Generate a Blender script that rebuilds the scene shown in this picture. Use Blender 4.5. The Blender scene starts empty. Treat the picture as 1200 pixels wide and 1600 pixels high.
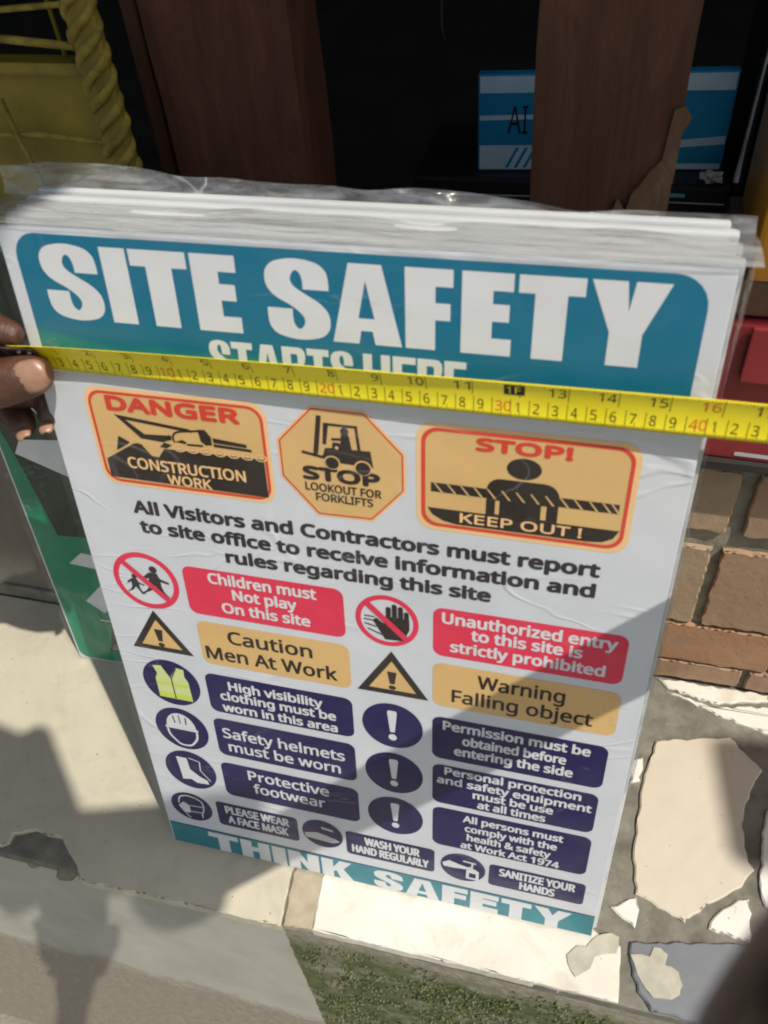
import bpy, bmesh, math, random
from mathutils import Vector, Matrix
from mathutils.geometry import tessellate_polygon
random.seed(7)
R = math.radians
scene = bpy.context.scene
COL = scene.collection

# ------------------------------------------------------------------ camera
cam_d = bpy.data.cameras.new('camera')
cam = bpy.data.objects.new('camera', cam_d)
COL.objects.link(cam)
cam.matrix_world = Matrix((
    (0.96714992, -0.12709998, 0.22015139, 0.34169589),
    (0.24422580, 0.70486584, -0.66597140, -0.28126776),
    (-0.07053225, 0.69786084, 0.71275203, 0.80687117),
    (0, 0, 0, 1)))
cam_d.sensor_fit = 'AUTO'
cam_d.sensor_width = 36.0
cam_d.lens = 36.0 * 1337.0 / 1600.0
cam_d.clip_start = 0.01
cam_d.clip_end = 400.0
cam_d.dof.use_dof = True
cam_d.dof.focus_distance = 0.80
cam_d.dof.aperture_fstop = 11.0
scene.camera = cam

# ------------------------------------------------------------------ light
LDIR = Vector((-0.5, 0.3, -1.0))
world = bpy.data.worlds.new('World')
scene.world = world
world.use_nodes = True
wn = world.node_tree.nodes
wl = world.node_tree.links
bg = wn['Background']
sky = wn.new('ShaderNodeTexSky')
sky.sky_type = 'NISHITA'
sky.sun_disc = False
sky.sun_elevation = R(59.7)
sky.sun_rotation = R(121.0)
sky.air_density = 1.6
sky.dust_density = 3.0
sky.ozone_density = 1.0
wl.new(sky.outputs[0], bg.inputs[0])
bg.inputs[1].default_value = 0.085
sun_d = bpy.data.lights.new('sun', 'SUN')
sun_d.energy = 3.7
sun_d.angle = R(0.55)
sun_d.color = (1.0, 0.95, 0.86)
sun = bpy.data.objects.new('sun', sun_d)
COL.objects.link(sun)
sun.rotation_euler = LDIR.to_track_quat('-Z', 'Y').to_euler()
sun.location = (2, -1.2, 4)

vs = scene.view_settings
vs.view_transform = 'Standard'
vs.look = 'None'
vs.exposure = 0.3
vs.gamma = 1.0
vs.use_curve_mapping = False
scene.cycles.filter_width = 1.9
scene.cycles.transparent_max_bounces = 24
scene.cycles.max_bounces = 10

# ------------------------------------------------------------------ material helpers
MATS = {}

def newmat(name):
    m = bpy.data.materials.new(name)
    m.use_nodes = True
    nt = m.node_tree
    b = nt.nodes['Principled BSDF']
    return m, nt, b

def node(nt, kind, **kw):
    n = nt.nodes.new(kind)
    for k, v in kw.items():
        if k.startswith('i_'):
            key = k[2:]
            key = int(key) if key.isdigit() else key
            n.inputs[key].default_value = v
        else:
            setattr(n, k, v)
    return n

def coords(nt, scale=(1, 1, 1), rot=(0, 0, 0)):
    tc = node(nt, 'ShaderNodeTexCoord')
    mp = node(nt, 'ShaderNodeMapping')
    mp.inputs['Scale'].default_value = scale
    mp.inputs['Rotation'].default_value = rot
    nt.links.new(tc.outputs['Object'], mp.inputs['Vector'])
    return mp.outputs['Vector']

def noise(nt, vec, scale, detail=5.0, rough=0.55, dist=0.0):
    n = node(nt, 'ShaderNodeTexNoise')
    n.inputs['Scale'].default_value = scale
    n.inputs['Detail'].default_value = detail
    n.inputs['Roughness'].default_value = rough
    n.inputs['Distortion'].default_value = dist
    nt.links.new(vec, n.inputs['Vector'])
    return n.outputs['Fac']

def ramp(nt, fac, stops):
    r = node(nt, 'ShaderNodeValToRGB')
    els = r.color_ramp.elements
    while len(els) > 1:
        els.remove(els[-1])
    els[0].position = stops[0][0]
    els[0].color = (*stops[0][1], 1)
    for p, c in stops[1:]:
        e = els.new(p)
        e.color = (*c, 1)
    nt.links.new(fac, r.inputs['Fac'])
    return r.outputs['Color']

def mixc(nt, fac, a, b, mode='MIX'):
    m = node(nt, 'ShaderNodeMix', data_type='RGBA', blend_type=mode)
    def put(sock, v):
        if hasattr(v, 'is_output'):
            nt.links.new(v, sock)
        elif isinstance(v, (int, float)):
            sock.default_value = v
        else:
            sock.default_value = (*v, 1)
    put(m.inputs[0], fac)
    put(m.inputs[6], a)
    put(m.inputs[7], b)
    return m.outputs[2]

def math_(nt, op, a, b=None, c=None, clamp=False):
    m = node(nt, 'ShaderNodeMath', operation=op, use_clamp=clamp)
    for i, v in enumerate((a, b, c)):
        if v is None:
            continue
        if hasattr(v, 'is_output'):
            nt.links.new(v, m.inputs[i])
        else:
            m.inputs[i].default_value = v
    return m.outputs[0]

def bump(nt, bsdf, height, strength=0.3, dist=0.002):
    b = node(nt, 'ShaderNodeBump')
    b.inputs['Strength'].default_value = strength
    b.inputs['Distance'].default_value = dist
    nt.links.new(height, b.inputs['Height'])
    nt.links.new(b.outputs[0], bsdf.inputs['Normal'])

def speckled(name, c1, c2, scale=30, rough=0.6, bscale=None, bstr=0.2, bdist=0.001, metal=0.0,
             stretch=(1, 1, 1), lo=0.35, hi=0.68, spec=None):
    m, nt, b = newmat(name)
    v = coords(nt, stretch)
    f = noise(nt, v, scale, 6, 0.6)
    col = ramp(nt, f, [(lo, c1), (hi, c2)])
    nt.links.new(col, b.inputs['Base Color'])
    b.inputs['Roughness'].default_value = rough
    b.inputs['Metallic'].default_value = metal
    if spec is not None:
        b.inputs['Specular IOR Level'].default_value = spec
    if bscale:
        bump(nt, b, noise(nt, v, bscale, 6, 0.6), bstr, bdist)
    MATS[name] = m
    return m

def ink(name, c, var=0.06):
    d = tuple(max(0, x * (1 - var)) for x in c)
    return speckled(name, d, c, scale=16, rough=0.42, spec=0.25)

WHITE = speckled('sign_white', (0.575, 0.60, 0.645), (0.645, 0.665, 0.70), 9, 0.42, spec=0.4)
def crease_bump(m):
    nt = m.node_tree
    b = nt.nodes['Principled BSDF']
    h = None
    for rot, sc in ((0.25, 4.0), (-0.3, 6.5)):
        n = node(nt, 'ShaderNodeTexNoise')
        n.inputs['Scale'].default_value = sc
        n.inputs['Detail'].default_value = 2
        n.inputs['Distortion'].default_value = 1.8
        nt.links.new(coords(nt, (0.6, 1.8, 1), (0, 0, rot)), n.inputs['Vector'])
        d = math_(nt, 'ABSOLUTE', math_(nt, 'SUBTRACT', n.outputs['Fac'], 0.5))
        mr = node(nt, 'ShaderNodeMapRange')
        mr.interpolation_type = 'SMOOTHSTEP'
        mr.inputs['From Max'].default_value = 0.02
        mr.inputs['To Min'].default_value = 1.0
        mr.inputs['To Max'].default_value = 0.0
        nt.links.new(d, mr.inputs['Value'])
        gate = ramp(nt, noise(nt, coords(nt), 5 + sc, 3, 0.5), [(0.46, (0, 0, 0)), (0.64, (1, 1, 1))])
        k = math_(nt, 'MULTIPLY', mr.outputs[0], gate)
        h = k if h is None else math_(nt, 'ADD', h, k)
    bump(nt, b, h, 0.42, 0.0010)
crease_bump(WHITE)
LETTER = ink('letter_white', (0.68, 0.69, 0.71))
NAVY = ink('navy_ink', (0.012, 0.009, 0.085), 0.15)
REDP = ink('crimson_ink', (0.72, 0.035, 0.085))
REDT = ink('vermilion_ink', (0.66, 0.055, 0.035))
REDL = ink('red_line_ink', (0.68, 0.06, 0.035))
AMBER = ink('amber_ink', (0.70, 0.455, 0.185), 0.08)
AMBERL = ink('pale_amber_ink', (0.86, 0.55, 0.26))
BLACK = ink('black_ink', (0.030, 0.021, 0.018), 0.2)
DARKT = ink('dark_text_ink', (0.035, 0.030, 0.034), 0.2)
LIME = ink('lime_ink', (0.58, 0.68, 0.10))
LIME2 = ink('pale_lime_ink', (0.62, 0.70, 0.30))
GREYT = ink('grey_text_ink', (0.52, 0.52, 0.52))

def teal_mat():
    m, nt, b = newmat('teal_ink')
    tc = node(nt, 'ShaderNodeTexCoord')
    sp = node(nt, 'ShaderNodeSeparateXYZ')
    nt.links.new(tc.outputs['Object'], sp.inputs[0])
    n = noise(nt, tc.outputs['Object'], 11, 4, 0.5)
    # printed green hills low on the left of the panel
    h = math_(nt, 'ADD', sp.outputs[1], math_(nt, 'MULTIPLY', n, 0.02))
    h = math_(nt, 'ADD', h, math_(nt, 'MULTIPLY', sp.outputs[0], 0.035))
    f = node(nt, 'ShaderNodeMapRange')
    f.inputs['From Min'].default_value = 0.5455
    f.inputs['From Max'].default_value = 0.5415
    nt.links.new(h, f.inputs['Value'])
    col = mixc(nt, f.outputs[0], (0.0, 0.150, 0.255), (0.015, 0.225, 0.20))
    n2 = noise(nt, tc.outputs['Object'], 5, 3, 0.5)
    col = mixc(nt, math_(nt, 'MULTIPLY', n2, 0.35), col, (0.0, 0.12, 0.22))
    nt.links.new(col, b.inputs['Base Color'])
    b.inputs['Roughness'].default_value = 0.42
    b.inputs['Specular IOR Level'].default_value = 0.4
    return m
TEAL = teal_mat()
TEAL2 = ink('pale_teal_ink', (0.02, 0.24, 0.30), 0.3)

def film_mat(name, gloss=0.10, milk=0.05, sc=14, bs=0.6, bd=0.004, rough=0.12, stretch=(1, 1, 1), streak=0.0, crease=0.0):
    m = bpy.data.materials.new(name)
    m.use_nodes = True
    nt = m.node_tree
    nt.nodes.clear()
    out = node(nt, 'ShaderNodeOutputMaterial')
    tr = node(nt, 'ShaderNodeBsdfTransparent')
    gl = node(nt, 'ShaderNodeBsdfGlossy')
    gl.inputs['Roughness'].default_value = rough
    df = node(nt, 'ShaderNodeBsdfDiffuse')
    df.inputs['Color'].default_value = (0.62, 0.64, 0.65, 1)
    v = coords(nt, stretch)
    bmp = node(nt, 'ShaderNodeBump')
    bmp.inputs['Strength'].default_value = bs
    bmp.inputs['Distance'].default_value = bd
    h = noise(nt, v, sc, 5, 0.5, 1.2)
    nt.links.new(h, bmp.inputs['Height'])
    nt.links.new(bmp.outputs[0], gl.inputs['Normal'])
    lw = node(nt, 'ShaderNodeLayerWeight')
    lw.inputs['Blend'].default_value = 0.5
    nt.links.new(bmp.outputs[0], lw.inputs['Normal'])
    f1 = math_(nt, 'ADD', math_(nt, 'MULTIPLY', math_(nt, 'POWER', lw.outputs['Facing'], 4.0), 0.6), gloss, clamp=True)
    s1 = node(nt, 'ShaderNodeMixShader')
    milkv = milk
    if crease:
        wv = node(nt, 'ShaderNodeTexNoise')
        wv.inputs['Scale'].default_value = 5.5
        wv.inputs['Detail'].default_value = 3
        wv.inputs['Distortion'].default_value = 2.2
        nt.links.new(coords(nt, (0.8, 1.7, 1), (0, 0, 0.35)), wv.inputs['Vector'])
        dd = math_(nt, 'ABSOLUTE', math_(nt, 'SUBTRACT', wv.outputs['Fac'], 0.5))
        cr = node(nt, 'ShaderNodeMapRange')
        cr.inputs['From Min'].default_value = 0.0
        cr.inputs['From Max'].default_value = 0.010
        cr.inputs['To Min'].default_value = crease
        cr.inputs['To Max'].default_value = 0.0
        nt.links.new(dd, cr.inputs['Value'])
        gate = ramp(nt, noise(nt, v, 6, 3, 0.5), [(0.48, (0, 0, 0)), (0.62, (1, 1, 1))])
        crv = math_(nt, 'MULTIPLY', cr.outputs[0], gate)
    if streak:
        sn = noise(nt, v, sc * 1.7, 6, 0.65, 0.6)
        mr = node(nt, 'ShaderNodeMapRange')
        mr.inputs['From Min'].default_value = 0.42
        mr.inputs['From Max'].default_value = 0.75
        mr.inputs['To Min'].default_value = milk
        mr.inputs['To Max'].default_value = milk + streak
        nt.links.new(sn, mr.inputs['Value'])
        mo = math_(nt, 'ADD', mr.outputs[0], crv) if crease else mr.outputs[0]
        nt.links.new(mo, s1.inputs[0])
    else:
        s1.inputs[0].default_value = milkv
    nt.links.new(tr.outputs[0], s1.inputs[1])
    nt.links.new(df.outputs[0], s1.inputs[2])
    s2 = node(nt, 'ShaderNodeMixShader')
    nt.links.new(f1, s2.inputs[0])
    nt.links.new(s1.outputs[0], s2.inputs[1])
    nt.links.new(gl.outputs[0], s2.inputs[2])
    nt.links.new(s2.outputs[0], out.inputs[0])
    return m
FILM = film_mat('clear_film', gloss=0.012, milk=0.004, sc=9, bs=0.7, bd=0.004, streak=0.03, crease=0.14)
FILMTOP = film_mat('crumpled_film', gloss=0.14, milk=0.22, sc=24, bs=1.0, bd=0.006, rough=0.07, stretch=(0.35, 2, 2), streak=0.45, crease=0.3)
FILMEDGE = film_mat('folded_film', gloss=0.12, milk=0.10, sc=34, bs=1.0, bd=0.006, rough=0.07, stretch=(0.5, 2, 2), streak=0.35, crease=0.35)

# ------------------------------------------------------------------ mesh helpers
def link(o, parent=None):
    COL.objects.link(o)
    if parent is not None:
        o.parent = parent
    return o

def mesh_obj(name, verts, faces, mat, parent=None, smooth=False):
    me = bpy.data.meshes.new(name)
    me.from_pydata([tuple(v) for v in verts], [], faces)
    me.update()
    me.materials.append(mat)
    if smooth:
        me.polygons.foreach_set('use_smooth', [True] * len(me.polygons))
    return link(bpy.data.objects.new(name, me), parent)

def bm_obj(name, bm, mat, parent=None, smooth=False):
    bmesh.ops.recalc_face_normals(bm, faces=bm.faces)
    me = bpy.data.meshes.new(name)
    bm.to_mesh(me)
    bm.free()
    me.materials.append(mat)
    if smooth:
        me.polygons.foreach_set('use_smooth', [True] * len(me.polygons))
    return link(bpy.data.objects.new(name, me), parent)

def tag(o, label=None, cat=None, group=None, kind=None):
    if label: o['label'] = label
    if cat: o['category'] = cat
    if group: o['group'] = group
    if kind: o['kind'] = kind
    return o

def empty(name, loc=(0, 0, 0)):
    o = bpy.data.objects.new(name, None)
    o.location = loc
    o.empty_display_size = 0.02
    return link(o)

def add_box(bm, x0, x1, y0, y1, z0, z1, bev=0.0, M=None, seg=2):
    vs_ = [bm.verts.new((x, y, z)) for x in (x0, x1) for y in (y0, y1) for z in (z0, z1)]
    q = [(0, 1, 3, 2), (4, 6, 7, 5), (0, 4, 5, 1), (2, 3, 7, 6), (0, 2, 6, 4), (1, 5, 7, 3)]
    fs = [bm.faces.new([vs_[i] for i in f]) for f in q]
    if bev:
        es = list({e for f in fs for e in f.edges})
        r = bmesh.ops.bevel(bm, geom=es, offset=bev, segments=seg, affect='EDGES', profile=0.6)
        vs_ = list({v for f in r['faces'] for v in f.verts} | {v for v in vs_ if v.is_valid})
    if M is not None:
        bmesh.ops.transform(bm, matrix=M, verts=[v for v in vs_ if v.is_valid])
    return vs_

def box(name, x0, x1, y0, y1, z0, z1, mat, parent=None, bev=0.0, M=None):
    bm = bmesh.new()
    add_box(bm, x0, x1, y0, y1, z0, z1, bev, M)
    return bm_obj(name, bm, mat, parent)

def tube(name, pts, rad, mat, parent=None, n=10, caps=True):
    pts = [Vector(p) for p in pts]
    rads = rad if isinstance(rad, (list, tuple)) else [rad] * len(pts)
    verts, faces = [], []
    up = Vector((0.13, 0.37, 0.91))
    for i, p in enumerate(pts):
        t = (pts[min(i + 1, len(pts) - 1)] - pts[max(i - 1, 0)]).normalized()
        a = t.cross(up).normalized()
        b = t.cross(a)
        for k in range(n):
            w = 2 * math.pi * k / n
            verts.append(p + (a * math.cos(w) + b * math.sin(w)) * rads[i])
    for i in range(len(pts) - 1):
        for k in range(n):
            k2 = (k + 1) % n
            faces.append((i * n + k, i * n + k2, (i + 1) * n + k2, (i + 1) * n + k))
    if caps:
        faces.append(tuple(range(n)))
        faces.append(tuple(range((len(pts) - 1) * n, len(pts) * n)))
    return mesh_obj(name, verts, faces, mat, parent, True)

def slab(name, poly, z0, z1, mat, parent=None, bev=0.0015, jag=0.0, seed=1):
    """a thin prism with an irregular outline"""
    rnd = random.Random(seed)
    pts = []
    n = len(poly)
    for i in range(n):
        a, b = Vector(poly[i]), Vector(poly[(i + 1) % n])
        L = (b - a).length
        k = max(1, int(L / 0.006)) if (jag and L < 0.35) else 1
        nrm = Vector((-(b - a).y, (b - a).x)).normalized() if L > 0 else Vector((0, 0))
        for j in range(k):
            p = a.lerp(b, j / k)
            if j:
                p = p + nrm * rnd.uniform(-jag, jag)
            pts.append(p)
    bm = bmesh.new()
    top = [bm.verts.new((p.x, p.y, z1)) for p in pts]
    bot = [bm.verts.new((p.x, p.y, z0)) for p in pts]
    for t in tessellate_polygon([[Vector((p.x, p.y, 0)) for p in pts]]):
        try:
            bm.faces.new([top[i] for i in t])
            bm.faces.new([bot[i] for i in reversed(t)])
        except ValueError:
            pass
    m = len(pts)
    for i in range(m):
        bm.faces.new((top[i], top[(i + 1) % m], bot[(i + 1) % m], bot[i]))
    if bev:
        es = [e for e in bm.edges if e.verts[0] in set(top) and e.verts[1] in set(top) and len(e.link_faces) == 2
              and any(bool(set(f.verts) & set(bot)) for f in e.link_faces)]
        bmesh.ops.bevel(bm, geom=es, offset=bev, segments=1, affect='EDGES')
    return bm_obj(name, bm, mat, parent)

# ------------------------------------------------------------------ setting: materials
def tile_mat(name, c1, c2, stain, rough=0.35, sc=6, stain_amt=0.35):
    m, nt, b = newmat(name)
    v = coords(nt)
    base = ramp(nt, noise(nt, v, sc, 6, 0.6, 0.4), [(0.3, c1), (0.7, c2)])
    wear = ramp(nt, noise(nt, v, 4.5, 9, 0.72, 1.2), [(0.45, (0, 0, 0)), (0.62, (1, 1, 1))])
    base = mixc(nt, math_(nt, 'MULTIPLY', wear, 0.3), base, tuple(x * 0.72 for x in c1))
    st = ramp(nt, noise(nt, v, 23, 8, 0.7, 0.8), [(0.52, (0, 0, 0)), (0.78, (1, 1, 1))])
    col = mixc(nt, math_(nt, 'MULTIPLY', st, stain_amt), base, stain)
    dots = ramp(nt, noise(nt, v, 170, 3, 0.5), [(0.69, (0, 0, 0)), (0.75, (1, 1, 1))])
    col = mixc(nt, math_(nt, 'MULTIPLY', dots, 0.55), col, tuple(x * 0.4 for x in stain))
    nt.links.new(col, b.inputs['Base Color'])
    rr = ramp(nt, noise(nt, v, 30, 5, 0.6), [(0.3, (rough,) * 3), (0.8, (rough + 0.3,) * 3)])
    nt.links.new(rr, b.inputs['Roughness'])
    bump(nt, b, noise(nt, v, 60, 6, 0.6), 0.12, 0.001)
    return m
CREAM = tile_mat('cream_tile_glaze', (0.47, 0.43, 0.325), (0.54, 0.495, 0.385), (0.30, 0.26, 0.19), 0.45, 6, 0.45)
WHITET = tile_mat('white_tile_glaze', (0.60, 0.565, 0.48), (0.70, 0.67, 0.60), (0.42, 0.35, 0.24), 0.45, 12, 0.65)
SHARD = tile_mat('shard_glaze', (0.62, 0.60, 0.55), (0.70, 0.685, 0.63), (0.5, 0.45, 0.35), 0.4)
PINKT = tile_mat('beige_shard_glaze', (0.50, 0.445, 0.35), (0.57, 0.515, 0.42), (0.45, 0.38, 0.28), 0.4)
BLUET = tile_mat('slate_blue_glaze', (0.135, 0.145, 0.160), (0.185, 0.195, 0.21), (0.24, 0.23, 0.2), 0.45)
CEMENT = speckled('cement_grout', (0.115, 0.108, 0.085), (0.22, 0.207, 0.165), 40, 0.9, 160, 0.6, 0.002)
MORTAR = speckled('mortar', (0.15, 0.14, 0.105), (0.29, 0.265, 0.20), 34, 0.95, 150, 0.6, 0.002)
PATCH = speckled('cement_smear', (0.34, 0.32, 0.25), (0.46, 0.43, 0.35), 55, 0.8, 200, 0.5, 0.001)
TAN = speckled('tan_grout', (0.30, 0.25, 0.17), (0.42, 0.36, 0.26), 40, 0.85, 120, 0.4, 0.001)

def riser_mat():
    m, nt, b = newmat('riser_cement')
    tc = node(nt, 'ShaderNodeTexCoord')
    v = tc.outputs['Object']
    sp = node(nt, 'ShaderNodeSeparateXYZ')
    nt.links.new(v, sp.inputs[0])
    x, y, z = sp.outputs
    n1 = noise(nt, v, 14, 8, 0.65)
    n2 = noise(nt, v, 85, 8, 0.75)
    plaster = ramp(nt, n1, [(0.3, (0.36, 0.35, 0.30)), (0.7, (0.46, 0.44, 0.38))])
    rough_c = ramp(nt, n2, [(0.3, (0.20, 0.18, 0.13)), (0.55, (0.34, 0.31, 0.24)), (0.78, (0.48, 0.45, 0.38))])
    mossc = ramp(nt, n2, [(0.3, (0.035, 0.045, 0.018)), (0.5, (0.09, 0.115, 0.035)), (0.72, (0.17, 0.18, 0.085))])
    # right part: bare rough cement above, moss lower down
    xs = math_(nt, 'ADD', x, math_(nt, 'MULTIPLY', n2, 0.012))
    right = math_(nt, 'GREATER_THAN', xs, 0.130)
    zz = math_(nt, 'ADD', z, math_(nt, 'MULTIPLY', n1, 0.09))
    mr = node(nt, 'ShaderNodeMapRange')
    mr.inputs['From Min'].default_value = 0.012
    mr.inputs['From Max'].default_value = -0.035
    nt.links.new(zz, mr.inputs['Value'])
    n3 = noise(nt, v, 22, 4, 0.6, 0.5)
    patch = ramp(nt, n3, [(0.33, (0.2, 0.2, 0.2)), (0.52, (1, 1, 1))])
    rightc = mixc(nt, math_(nt, 'MULTIPLY', mr.outputs[0], patch), rough_c, mossc)
    col = mixc(nt, right, plaster, rightc)
    # rough lower strip of the plastered part
    mr2 = node(nt, 'ShaderNodeMapRange')
    mr2.inputs['From Min'].default_value = -0.285
    mr2.inputs['From Max'].default_value = -0.325
    nt.links.new(math_(nt, 'ADD', z, math_(nt, 'MULTIPLY', n1, 0.08)), mr2.inputs['Value'])
    low = math_(nt, 'MULTIPLY', mr2.outputs[0], math_(nt, 'SUBTRACT', 1.0, right))
    col = mixc(nt, low, col, ramp(nt, n2, [(0.3, (0.26, 0.22, 0.17)), (0.62, (0.36, 0.32, 0.25)), (0.74, (0.62, 0.60, 0.54))]))
    nt.links.new(col, b.inputs['Base Color'])
    b.inputs['Roughness'].default_value = 0.9
    amt = math_(nt, 'ADD', math_(nt, 'MULTIPLY', right, 0.8), math_(nt, 'ADD', math_(nt, 'MULTIPLY', low, 0.7), 0.06))
    bump(nt, b, math_(nt, 'MULTIPLY', n2, amt), 0.7, 0.008)
    return m
RISER = riser_mat()
STREET = speckled('street_concrete', (0.17, 0.155, 0.12), (0.27, 0.25, 0.205), 22, 0.95, 90, 0.8, 0.006)
PLASTER = speckled('stained_plaster', (0.13, 0.115, 0.09), (0.20, 0.18, 0.145), 9, 0.9, 70, 0.3, 0.002, stretch=(1, 1, 0.5))
DARKIN = speckled('near_black', (0.012, 0.010, 0.008), (0.026, 0.021, 0.017), 6, 0.95)  # near-black tone for the kiosk's inner walls and roof
COUNTER = speckled('dark_counter', (0.012, 0.010, 0.009), (0.03, 0.025, 0.02), 12, 0.7)

def brick_mat(name, c1, c2):
    m, nt, b = newmat(name)
    v = coords(nt)
    n1 = noise(nt, v, 12, 7, 0.65, 0.6)
    n2 = noise(nt, v, 130, 5, 0.7)
    col = ramp(nt, n1, [(0.3, c1), (0.7, c2)])
    pits = ramp(nt, n2, [(0.28, (1, 1, 1)), (0.40, (0, 0, 0))])
    col = mixc(nt, math_(nt, 'MULTIPLY', pits, 0.5), col, tuple(x * 0.45 for x in c1))
    dirt = ramp(nt, noise(nt, v, 26, 8, 0.75, 1.0), [(0.52, (0, 0, 0)), (0.68, (1, 1, 1))])
    col = mixc(nt, math_(nt, 'MULTIPLY', dirt, 0.45), col, (0.20, 0.18, 0.14))
    nt.links.new(col, b.inputs['Base Color'])
    b.inputs['Roughness'].default_value = 0.8
    bump(nt, b, n2, 0.6, 0.0015)
    return m
BR = [brick_mat('tan_brick', (0.30, 0.215, 0.13), (0.42, 0.31, 0.20)),
      brick_mat('brown_brick', (0.29, 0.175, 0.105), (0.39, 0.255, 0.16)),
      brick_mat('rust_brick', (0.31, 0.16, 0.085), (0.40, 0.225, 0.125))]

def wood_mat(name, c1, c2, sc=9):
    m, nt, b = newmat(name)
    v = coords(nt, (6, 6, 0.6))
    n1 = noise(nt, v, sc, 8, 0.65, 1.0)
    n2 = noise(nt, v, sc * 6, 4, 0.6)
    col = ramp(nt, n1, [(0.3, c1), (0.72, c2)])
    col = mixc(nt, math_(nt, 'MULTIPLY', n2, 0.5), col, tuple(x * 0.4 for x in c1))
    sc_ = ramp(nt, noise(nt, coords(nt, (1, 1, 0.35)), 16, 8, 0.7, 1.0), [(0.50, (0, 0, 0)), (0.66, (1, 1, 1))])
    col = mixc(nt, math_(nt, 'MULTIPLY', sc_, 0.45), col, tuple(min(1, x * 1.7) for x in c2))
    nt.links.new(col, b.inputs['Base Color'])
    b.inputs['Roughness'].default_value = 0.75
    b.inputs['Specular IOR Level'].default_value = 0.25
    bump(nt, b, n2, 0.4, 0.002)
    return m
WOOD1 = wood_mat('reddish_timber', (0.07, 0.026, 0.015), (0.125, 0.05, 0.03))
WOOD2 = wood_mat('brown_timber', (0.085, 0.037, 0.020), (0.14, 0.066, 0.038))
WOODP = wood_mat('pale_split_timber', (0.15, 0.085, 0.045), (0.24, 0.14, 0.085))

# ------------------------------------------------------------------ setting
street = box('street_ground', -60, 60, -60, 40, -1.4, -0.98, STREET)
tag(street, kind='structure')
bedding = box('floor_bedding', -2.5, 2.5, -0.0475, 1.0, -0.020, -0.0045, CEMENT, bev=0.002)
tag(bedding, kind='structure')
riser = box('step_riser', -2.5, 2.5, -0.0455, 0.9, -1.10, -0.0205, RISER)
tag(riser, kind='structure')

lt = slab('floor_tile', [(-1.6, -0.043), (-0.170, -0.043), (-0.163, -0.038), (-0.163, -0.029), (-0.149, -0.023),
          (-0.143, -0.0205), (-0.128, -0.023), (-0.113, -0.022), (-0.101, -0.032), (-0.085, -0.043), (-0.075, -0.056),
          (0.002, -0.054), (0.128, -0.0525), (0.1225, -0.004), (0.134, 0.051), (0.136, 0.246), (-1.6, 0.246)],
          -0.0125, 0.0, CREAM, jag=0.0005)
tag(lt, kind='structure')
# chipped hole in the tile's front edge: rubble left inside
rub = bmesh.new()
for (cx, cy, cz, s) in ((-0.122, -0.036, -0.012, 0.010), (-0.150, -0.034, -0.016, 0.009), (-0.100, -0.045, -0.017, 0.011), (-0.137, -0.043, -0.018, 0.008)):
    r = bmesh.ops.create_icosphere(rub, subdivisions=2, radius=s)
    for v in r['verts']:
        v.co = Vector((v.co.x * random.uniform(0.8, 1.2), v.co.y * random.uniform(0.8, 1.1), v.co.z * 0.8)) + Vector((cx, cy, cz))
rubo = bm_obj('mortar_rubble', rub, MORTAR)
tag(rubo, kind='structure')
g1 = slab('grout_strip', [(0.1295, -0.0505), (0.1565, -0.049), (0.154, -0.002), (0.153, 0.03), (0.136, 0.03), (0.1235, -0.004)],
          -0.010, -0.0012, TAN, jag=0.001, seed=3)
tag(g1, kind='structure')
wt = slab('floor_tile', [(0.157, -0.049), (0.4255, -0.047), (0.425, -0.002), (0.408, 0.003), (0.392, 0.012), (0.388, 0.24), (0.16, 0.24), (0.155, 0.02), (0.152, -0.003)],
          -0.0125, 0.0002, WHITET, jag=0.0004, seed=4)
tag(wt, kind='structure')
smear = slab('cement_smear', [(0.380, -0.020), (0.388, -0.010), (0.396, -0.009), (0.404, 0.002), (0.410, 0.0045), (0.416, 0.007), (0.4235, 0.005),
             (0.4215, -0.009), (0.411, -0.012), (0.404, -0.016), (0.401, -0.026), (0.395, -0.031), (0.389, -0.036), (0.385, -0.032), (0.3815, -0.026)],
             0.0004, 0.0016, PATCH, bev=0.0006, jag=0.0012, seed=5)
tag(smear, kind='structure')
for i, (poly, m) in enumerate([
    ([(0.448, 0.205), (0.520, 0.225), (0.534, 0.210), (0.550, 0.194), (0.541, 0.176), (0.533, 0.155), (0.529, 0.131), (0.533, 0.098), (0.5385, 0.091),
      (0.527, 0.073), (0.513, 0.062), (0.499, 0.052), (0.478, 0.030), (0.461, 0.037), (0.435, 0.046), (0.431, 0.084), (0.435, 0.137), (0.440, 0.172)], PINKT),
    ([(0.414, 0.030), (0.436, 0.043), (0.439, 0.033), (0.436, 0.016)], SHARD),
    ([(0.498, 0.030), (0.503, 0.042), (0.510, 0.050), (0.523, 0.061), (0.533, 0.064), (0.5335, 0.026)], SHARD),
    ([(0.543, 0.073), (0.5465, 0.129), (0.552, 0.152), (0.60, 0.17), (0.61, 0.07), (0.555, 0.055), (0.546, 0.06)], SHARD),
    ([(0.447, 0.283), (0.458, 0.272), (0.484, 0.266), (0.503, 0.262), (0.56, 0.275), (0.56, 0.284)], WHITET),
    ([(0.456, 0.268), (0.482, 0.259), (0.514, 0.247), (0.56, 0.236), (0.64, 0.225), (0.64, 0.284), (0.566, 0.284), (0.566, 0.270), (0.505, 0.258)], WHITET),
    ([(0.433, 0.004), (0.488, 0.016), (0.534, 0.024), (0.62, 0.03), (0.62, -0.046), (0.452, -0.047), (0.441, -0.035), (0.4335, -0.011)], BLUET),
    ([(0.424, 0.178), (0.436, 0.184), (0.4345, 0.158), (0.425, 0.154)], SHARD),
]):
    t = slab('tile_shard', poly, -0.012, -0.0003 - 0.0004 * (i % 3), m, jag=0.0013, seed=20 + i)
    tag(t, kind='structure')
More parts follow.
